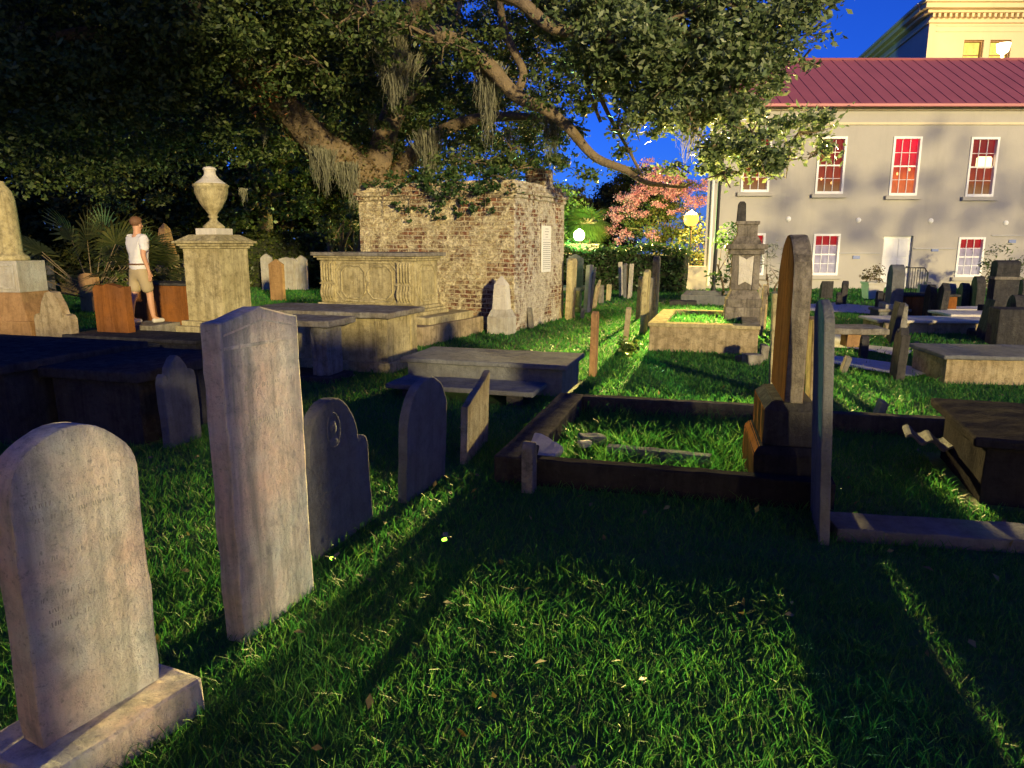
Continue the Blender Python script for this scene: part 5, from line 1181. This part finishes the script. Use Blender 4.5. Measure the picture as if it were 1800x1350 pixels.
p = P0(1031, 32.4); palm('round headed palm glowing green above the bright lamp', p, hz(32.4, 394), .76, .45, 60, M['far_leaf'], .13, 3, -1.1)
p = P0(160, 16.5); palm('low fan palm fanning up left of the man in white', p, .25, 1.15, 1.5, 26, M['palm_leaf'], .16, 8, .15)
p = P0(232, 17.5); palm('second low fan palm behind the man in white', p, .4, .8, 1.0, 18, M['palm_leaf'], .16, 5, .2)
# shrubs by the hall and around the graves
tree('shrub', 'loose leafy sapling left of the pedestal monument', P0(1285, 20), .03, [lobe(*a) for a in ((1285, 440, 20, .45), (1275, 480, 20, .5), (1292, 400, 20, .3), (1268, 415, 20, .25), (1270, 505, 20, .35))], M['ivy'], 9, 26, .26, .17, 'shrub', stems=3, elong=2.6)
tree('shrub', 'bush glowing amber between the orange lamp and the hall', P0(1226, 29), .05, [lobe(*a) for a in ((1222, 425, 29, .7), (1238, 455, 28.8, .6), (1208, 440, 29.2, .7), (1230, 395, 29.4, .5), (1200, 465, 28.6, .6))], M['myrtle_leaf'], 9, 40, .25, .14, 'shrub', stems=3)
tree('shrub', 'feathery grey green shrub right of the pedestal monument', P0(1358, 21), .03, [lobe(*a) for a in ((1352, 470, 21, .4), (1365, 500, 21, .35), (1348, 440, 21, .25), (1372, 475, 21, .3))], M['moss'], 8, 26, .28, .2, 'shrub', stems=4, elong=7)
tree('shrub', 'tall bushy shrub against the hall wall behind the black monument', P0(1758, 22.6), .04, [lobe(*a) for a in ((1755, 480, 22.6, .6), (1748, 455, 22.6, .4), (1772, 470, 22.6, .6), (1790, 500, 22.6, .7), (1752, 515, 22.6, .55))], M['far_leaf'], 12, 36, .22, .15, 'shrub', stems=4, elong=4)
link('dry_bush', leaf_mesh('dry_bush', clusters([(0, 0, .68, .34, .34, .3)], 130, 30, .1, .2), .07, 2), M['fern'], PLANTER)
wp = gp(1103, 628); t = thing('weed', 'leafy weed clump by the stake-like stone', 'weed', wp)
link('leaves', leaf_mesh('leaves', clusters([(0, 0, .14, .14, .12, .13)], 3000, 10, .06, .1), .07, 2.2), M['far_leaf'], t)
wp = gp(205, 560); t = thing('weed', 'tuft of bright leaves between the brown stone and the man', 'weed', wp + Vector((.1, 0, 0)))
link('leaves', leaf_mesh('leaves', clusters([(0, 0, .5, .28, .2, .5)], 200, 20, .12, .1), .13, 3.5), M['hedge_leaf'], t)
# ------------------------------------------------------------------ people
def skin(name, J, E, m, parent, sub=2, root=0, flat=None):
    me = bpy.data.meshes.new(name); me.from_pydata([j[:3] for j in J], E, [])
    o = bpy.data.objects.new(name, me); COL.objects.link(o)
    sk = o.modifiers.new('skin', 'SKIN'); sk.use_smooth_shade = True
    for i, j in enumerate(J):
        v = me.skin_vertices[0].data[i]; r_ = j[3]; v.radius = (r_, r_) if not isinstance(r_, tuple) else r_; v.use_root = (i == root)
    sb = o.modifiers.new('sub', 'SUBSURF'); sb.levels = sub; sb.render_levels = sub
    dg = bpy.context.evaluated_depsgraph_get(); nm = bpy.data.meshes.new_from_object(o.evaluated_get(dg))
    o.modifiers.clear(); o.data = nm; nm.name = name
    nm.materials.clear(); nm.materials.append(m)
    if parent: o.parent = parent
    return o
def person(label, loc, rz, top, bottom, hairm, stride=.22, lean=.02):
    t = thing('person', label, 'person', loc, rz)
    J, E = [], []
    def a(x, y, z, r_, p=None):
        J.append((x, y, z, r_))
        if p is not None: E.append((p, len(J) - 1))
        return len(J) - 1
    pe = a(0, 0, .93, (.15, .11)); w_ = a(0, .01, 1.08, (.135, .10), pe); ch = a(0, .02, 1.28, (.16, .11), w_); nk = a(0, .02, 1.44, (.06, .06), ch)
    n2 = a(0, .03, 1.52, (.052, .054), nk); hd = a(0, .045, 1.62, (.073, .09), n2); a(0, .035, 1.72, (.06, .075), hd)
    for s in (-1, 1):
        hp = a(s * .09, 0, .88, .088, pe); kn = a(s * .10, .02 + s * stride * .5, .49, .058, hp); cf = a(s * .10, s * stride * .8 - .02, .34, .054, kn); an = a(s * .10, s * stride - .02, .09, .036, cf); ft = a(s * .11, s * stride + .10, .035, .034, an); a(s * .115, s * stride + .17, .03, .026, ft)
        sh = a(s * .17, .02, 1.40, .062, ch); el = a(s * .235, -.01 - s * .06, 1.13, .042, sh); wr = a(s * .25, .07 - s * .08, .90, .028, el); pm = a(s * .252, .085 - s * .08, .83, (.022, .036), wr)
        for k in range(4):
            y0 = .06 + k * .017 - s * .08; L = (.07, .08, .075, .06)[k]
            f1 = a(s * .253, y0, .775, .0085, pm); f2 = a(s * .246, y0 + .006, .775 - L * .5, .008, f1); a(s * .236, y0 + .012, .775 - L, .0065, f2)
        th = a(s * .245, .125 - s * .08, .82, .011, pm); a(s * .238, .145 - s * .08, .775, .008, th)
    bd = skin('body', J, E, M['skin'], t)
    # face
    bm = bmesh.new()
    for (x, y, z, rx, ry, rz_) in ((0, .128, 1.605, .013, .016, .022), (-.075, .04, 1.61, .01, .02, .03), (.075, .04, 1.61, .01, .02, .03), (0, .118, 1.565, .022, .008, .006)):
        b = bmesh.new(); bmesh.ops.create_uvsphere(b, u_segments=10, v_segments=8, radius=1)
        for v in b.verts: v.co = Vector((x + v.co.x * rx, y + v.co.y * ry, z + v.co.z * rz_))
        merge(bm, b)
    obj('face', bm, M['skin'], t, smooth=True)
    bm = bmesh.new()
    for s in (-1, 1):
        b = bmesh.new(); bmesh.ops.create_uvsphere(b, u_segments=8, v_segments=6, radius=.008); bmesh.ops.translate(b, verts=b.verts[:], vec=(s * .03, .118, 1.63)); merge(bm, b)
    obj('eyes', bm, M['iron'], t)
    bm = bmesh.new(); bmesh.ops.create_uvsphere(bm, u_segments=20, v_segments=14, radius=1)
    for v in bm.verts: v.co = Vector((v.co.x * .088, .028 + v.co.y * .104, 1.675 + v.co.z * .088))
    bmesh.ops.delete(bm, geom=[v for v in bm.verts if v.co.y > .07 and v.co.z < 1.69], context='VERTS'); roughen(bm, .006, 30, 2); obj('hair', bm, hairm, t, smooth=True)
    # clothes
    J2 = [(0, .01, .86, (.195, .155)), (0, .01, .95, (.185, .145)), (0, .012, 1.08, (.172, .132)), (0, .02, 1.28, (.185, .135)), (0, .02, 1.42, (.11, .085)), (0, .025, 1.465, (.068, .066))]; E2 = [(0, 1), (1, 2), (2, 3), (3, 4), (4, 5)]
    for s in (-1, 1):
        k = len(J2); J2 += [(s * .17, .02, 1.40, .085), (s * .225, -.0 - s * .04, 1.18, .068)]; E2 += [(3, k), (k, k + 1)]
    so_ = skin('shirt', J2, E2, top, t, 3)
    for v in so_.data.vertices: v.co += v.normal * (.010 * mnoise.noise(Vector((v.co.x * 9, v.co.y * 9, v.co.z * 22))) + .006 * mnoise.noise(v.co * 31))
    J3 = [(0, .005, .97, (.175, .135)), (0, 0, .86, (.165, .135))]; E3 = [(0, 1)]
    for s in (-1, 1):
        k = len(J3); J3 += [(s * .095, s * stride * .08, .78, .112), (s * .105, .01 + s * stride * .42, .50, .098)]; E3 += [(1, k), (k, k + 1)]
    skin('shorts', J3, E3, bottom, t)
    bm = bmesh.new(); b = bmesh.new(); tube(b, [(.178 * math.cos(q), .004 + .138 * math.sin(q), .985) for q in [2 * math.pi * i / 24 for i in range(25)]], .014, 6, False); merge(bm, b); obj('belt', bm, M['hair'], t)
    for s in (-1, 1):
        skin('shoe', [(s * .10, s * stride - .05, .04, .045), (s * .105, s * stride + .05, .04, .046), (s * .115, s * stride + .17, .032, .036)], [(0, 1), (1, 2)], M['shoe'], t)
    return t
Yp = 12.0
pp_ = at(262, 566, Yp); base = thing('ledger_tomb', 'low pale slab the man in white stands on', 'ledger', (pp_.x, Yp, 0), -GA, 'box tombs and ledgers')
zb = hz(Yp, 568)
bm = bmesh.new(); bx(bm, -.36, .36, -.32, .32, -.1, zb, .015, 2, .006, 7, .12); obj('slab', bm, M['grey'], base)
person('man in white shirt and khaki shorts standing among the tombs', (pp_.x - .08, Yp, zb), R(-28), M['shirt'], M['khaki'], M['hair'], .13)
Yp2 = 12.8; p2 = at(-6, 560, Yp2)
person('person in blue shorts and dark shirt half cut off at far left', (p2.x, Yp2, .08), R(150), plain('dark_cloth', (.06, .045, .04), .9), M['blue'], M['hair'], .1)
# ------------------------------------------------------------------ fireflies
gm = emis('firefly_glow', (.32, 1, .04), 5)
for i, (px, py, z, rz) in enumerate(((785, 947, .14, 20), (585, 982, .12, -50))):
    p = gp(px, py, z); t = thing('firefly', ('glowing green firefly over the middle of the front lawn', 'glowing green firefly at the foot of the blue grey slate stone')[i], 'firefly', p, R(rz), 'fireflies'); t.scale = (1.7, 1.7, 1.7)
    bm = bmesh.new(); lathe(bm, [(.001, -.014), (.004, -.012), (.0048, -.004), (.004, 0)], 10)
    bmesh.ops.rotate(bm, verts=bm.verts[:], matrix=Matrix.Rotation(R(80), 3, 'Y')); obj('glowing_abdomen', bm, gm, t, smooth=True)
    bm = bmesh.new(); lathe(bm, [(.004, 0), (.0045, .005), (.0035, .010), (.001, .013)], 10); bmesh.ops.rotate(bm, verts=bm.verts[:], matrix=Matrix.Rotation(R(80), 3, 'Y')); obj('body', bm, M['iron'], t, smooth=True)
    bm = bmesh.new()
    for s in (-1, 1):
        vs = [bm.verts.new(v) for v in ((.006, s * .002, .004), (.008, s * .016, .012), (-.004, s * .020, .012), (-.010, s * .008, .006))]; bm.faces.new(vs)
    obj('wings', bm, gm if False else M['slate'], t)
# ------------------------------------------------------------------ grass
def inside(P, poly):
    x, y = P[:, 0], P[:, 1]; c = np.zeros(len(P), bool)
    for (x0, y0), (x1, y1) in zip(poly, poly[1:] + poly[:1]):
        k = ((y0 > y) != (y1 > y)); c ^= k & (x < (x1 - x0) * (y - y0) / ((y1 - y0) or 1e-9) + x0)
    return c
def field(Y0, Y1, per, marg=1.25):
    n = int((Y1 ** 2 - Y0 ** 2) * .75 * marg * per); Y = np.sqrt(nr.uniform(Y0 ** 2, Y1 ** 2, n)); X = nr.uniform(-1, 1, n) * (.78 * Y + .35) * marg
    P = np.stack([X, Y], 1); keep = np.ones(n, bool)
    for cx, cy, rz, x0, x1, y0, y1 in EX:
        dx, dy = X - cx, Y - cy; c_, s_ = math.cos(-rz), math.sin(-rz); lx, ly = dx * c_ - dy * s_, dx * s_ + dy * c_
        keep &= ~((lx > x0) & (lx < x1) & (ly > y0) & (ly < y1))
    for q in PATHS: keep &= ~inside(P, q) | (nr.random(n) < .06)
    # bare dark earth under the tombs at left
    bare = (X < -.28 * Y - .2) & (Y > 7.2) & (Y < 13); keep &= ~bare | (nr.random(n) < .08)
    return P[keep]
def ptc(P, s, o=0.0):                        # cheap clump noise
    return np.sin(P[:, 0] * s * 1.3 + 2.1 * np.sin(P[:, 1] * s * .7 + o)) * np.cos(P[:, 1] * s * 1.1 + 1.7 * np.sin(P[:, 0] * s * .9 + o * 2))
def blades(P, h0, h1, wd, lean):
    n = len(P); cl = .5 + .5 * ptc(P, 3.1) ; cl2 = .5 + .5 * ptc(P, 9.0, 1.3)
    h = (h0 + (h1 - h0) * nr.random(n) ** 2.4) * (.55 + .45 * cl + .45 * cl2)
    # lusher inside the kerbed plot
    dx, dy = P[:, 0] - kc.x, P[:, 1] - kc.y; lx, ly = dx * kx.x + dy * kx.y, dx * ky.x + dy * ky.y
    ins = (lx > .2) & (lx < KW) & (ly > .1) & (ly < KL); h = np.where(ins, h * 1.75 + .02, h)
    a = nr.uniform(0, 6.283, n); b = nr.uniform(0, 6.283, n); ln = h * nr.uniform(.15, lean, n)
    w_ = wd * nr.uniform(.6, 1.4, n)
    z0 = np.full(n, -.02)
    dxv, dyv = np.cos(a) * ln, np.sin(a) * ln; sx, sy = -np.sin(b) * w_, np.cos(b) * w_
    def ring(t, ww, zf): return (np.stack([P[:, 0] + dxv * t - sx * ww, P[:, 1] + dyv * t - sy * ww, z0 + h * zf], 1), np.stack([P[:, 0] + dxv * t + sx * ww, P[:, 1] + dyv * t + sy * ww, z0 + h * zf], 1))
    A, B = ring(0, 1, 0); Cc, D = ring(.32, .85, .55); E_, F_ = ring(1.0, .12, .95)
    V = np.stack([A, B, Cc, D, E_, F_], 1).reshape(-1, 3); i = np.arange(n) * 6
    return V, np.concatenate([np.stack([i, i + 1, i + 3, i + 2], 1), np.stack([i + 2, i + 3, i + 5, i + 4], 1)])
Vs, Qs, off = [], [], 0
for (Y0, Y1, per, h0, h1, wd, lean) in ((1.15, 3.2, 11000, .015, .07, .0017, 1.3), (3.2, 6, 5500, .015, .07, .0024, 1.3), (6, 10, 2300, .018, .075, .004, 1.2), (10, 18, 750, .022, .075, .0072, 1.1), (18, 27, 180, .03, .09, .014, 1.0)):
    V, Q = blades(field(Y0, Y1, per), h0, h1, wd, lean); Vs.append(V); Qs.append(Q + off); off += len(V)
Pn = 1500; lx_, ly_ = nr.uniform(.22, wl - .22, Pn), nr.uniform(.22, 2.08, Pn); c_, s_ = math.cos(-WA), math.sin(-WA)
V, Q = blades(np.stack([wa.x + lx_ * c_ - ly_ * s_, wa.y + lx_ * s_ + ly_ * c_], 1), .03, .11, .006, 1.1); V[:, 2] += wh - .06; Vs.append(V); Qs.append(Q + off); off += len(V)   # turf inside the walled plot
go = link('grass', np_mesh('grass', np.concatenate(Vs), np.concatenate(Qs)), M['grass_blade']); tag(go, kind='stuff')
print('GRASS', off // 6)
# fallen oak leaves and clover specks on the lawn
lp = np.concatenate([field(1.3, 5, 7), field(5, 12, 3)]); lp3 = np.concatenate([lp, nr.uniform(.005, .045, (len(lp), 1))], 1)
fo = link('fallen_leaves', leaf_mesh('fallen_leaves', lp3, .045, 1.8, 0, up=2.5), leafmat('dead_leaf', (.09, .07, .03), (.14, .12, .05), (.16, .17, .06), .2), None); tag(fo, kind='stuff')
# ------------------------------------------------------------------ unseen things, most added behind the camera to shade the foreground
t = thing('churchyard_wall', 'brick churchyard wall with a gateway behind the viewer', 'wall', (0, -2.5, 0), 0)  # added; openings shaped so light reaches only the near headstones
for a, b, c_, d_ in ((-9, .40, -.1, 2.22), (.40, .73, 1.76, 2.22), (.73, .97, -.1, 2.22), (.97, 1.34, 2.12, 2.22), (1.34, 2.9, -.1, 2.22), (2.9, 6.1, -.1, .95), (6.1, 14, -.1, .55)):
    bm = bmesh.new(); uvbox(bm, a, b, 0, .3, c_, d_, .6, .003); obj('panel', bm, M['brick'], t)
for a, b, z_ in ((-9, 2.92, 2.224), (2.925, 6.12, .954), (6.125, 14, .554)):
    bm = bmesh.new(); bx(bm, a - .0, b + .0, -.05, .35, z_, z_ + .08, .01); obj('coping', bm, M['grey'], t)
for a, b in ((.41, .72), (.98, 1.33)):
    gt = thing('wooden_gate', 'low boarded gate in the %s opening of the wall behind the viewer' % ('left' if a < .5 else 'right'), 'gate', (a, -2.35, 0), 0)  # added to keep low light off the near grass
    for k in range(3):
        w_ = (b - a) / 3; bm = bmesh.new(); bx(bm, k * w_ + .002, (k + 1) * w_ - .002, 0, .03, .03, .74, .004); obj('board', bm, M['khaki'], gt)
    for z_ in (.15, .55):
        bm = bmesh.new(); bx(bm, 0, b - a, .032, .06, z_, z_ + .1, .004); obj('rail', bm, M['khaki'], gt)
ht_ = thing('hedge', 'thin clipped hedge on the low wall behind the viewer', 'hedge', (2.9, -2.4, 0), 0)  # added to leak a little sun onto the lawn
n_ = 6800; C = np.stack([nr.uniform(0, 11, n_), nr.normal(0, .12, n_), .62 + (WALLH - .62) * nr.random(n_) ** .9], 1)
C2 = np.stack([nr.uniform(0, 3.2, 3600), nr.normal(0, .14, 3600), .95 + .68 * nr.random(3600)], 1)
link('foliage', leaf_mesh('foliage', np.concatenate([C, C2]), .085, 1.7), M['hedge_leaf'], ht_)
bm = bmesh.new()
for k in range(22): tube(bm, [(k * .5 + .2, 0, .6), (k * .5 + .25, .02, WALLH - .1)], [.012, .006], 5)
obj('stems', bm, M['bark'], ht_)
tree('street_tree', 'dense street tree behind the viewer on the left', Vector((-3.2, -5, 0)), .3, [(-1.5, -4.5, 9.2, 3.0, 2.2, 2.6), (-4.5, -5, 9.5, 3.2, 2.4, 3.0), (0.6, -4.5, 11.0, 2.0, 2.0, 2.6), (-7.5, -5, 9.0, 3.0, 2.4, 3.4), (4.4, -4.5, 10.2, 2.0, 1.6, 2.0), (6.6, -4.5, 10.2, 1.7, 1.5, 1.9), (-3, -4.5, 7.7, 3, 1.8, 1.9), (-.6, -4.5, 7.8, 2.0, 1.8, 1.9), (.4, -4.5, 7.3, 1.1, 1.2, 1.3), (-6.5, -4.5, 7.7, 3, 1.8, 2), (3.8, -4.5, 10.2, 1.4, 1.3, 1.4), (8.0, -4.5, 10.1, 1.3, 1.3, 1.4)], M['back_leaf'], 6, 50, .45, .26)  # added to keep the upper left canopy dark
tree('street_tree', 'open street tree beyond the right edge of view', Vector((20, 8.5, 0)), .2, [(17.5, 8, 5.2, 2.2, 1.6, 1.8), (21, 8.5, 6.6, 2.4, 1.8, 1.8), (24, 8.5, 5.0, 2.2, 1.8, 2.0), (15, 8, 7.2, 1.5, 1.4, 1.2)], M['back_leaf'], 1.0, 44, .36, .18)
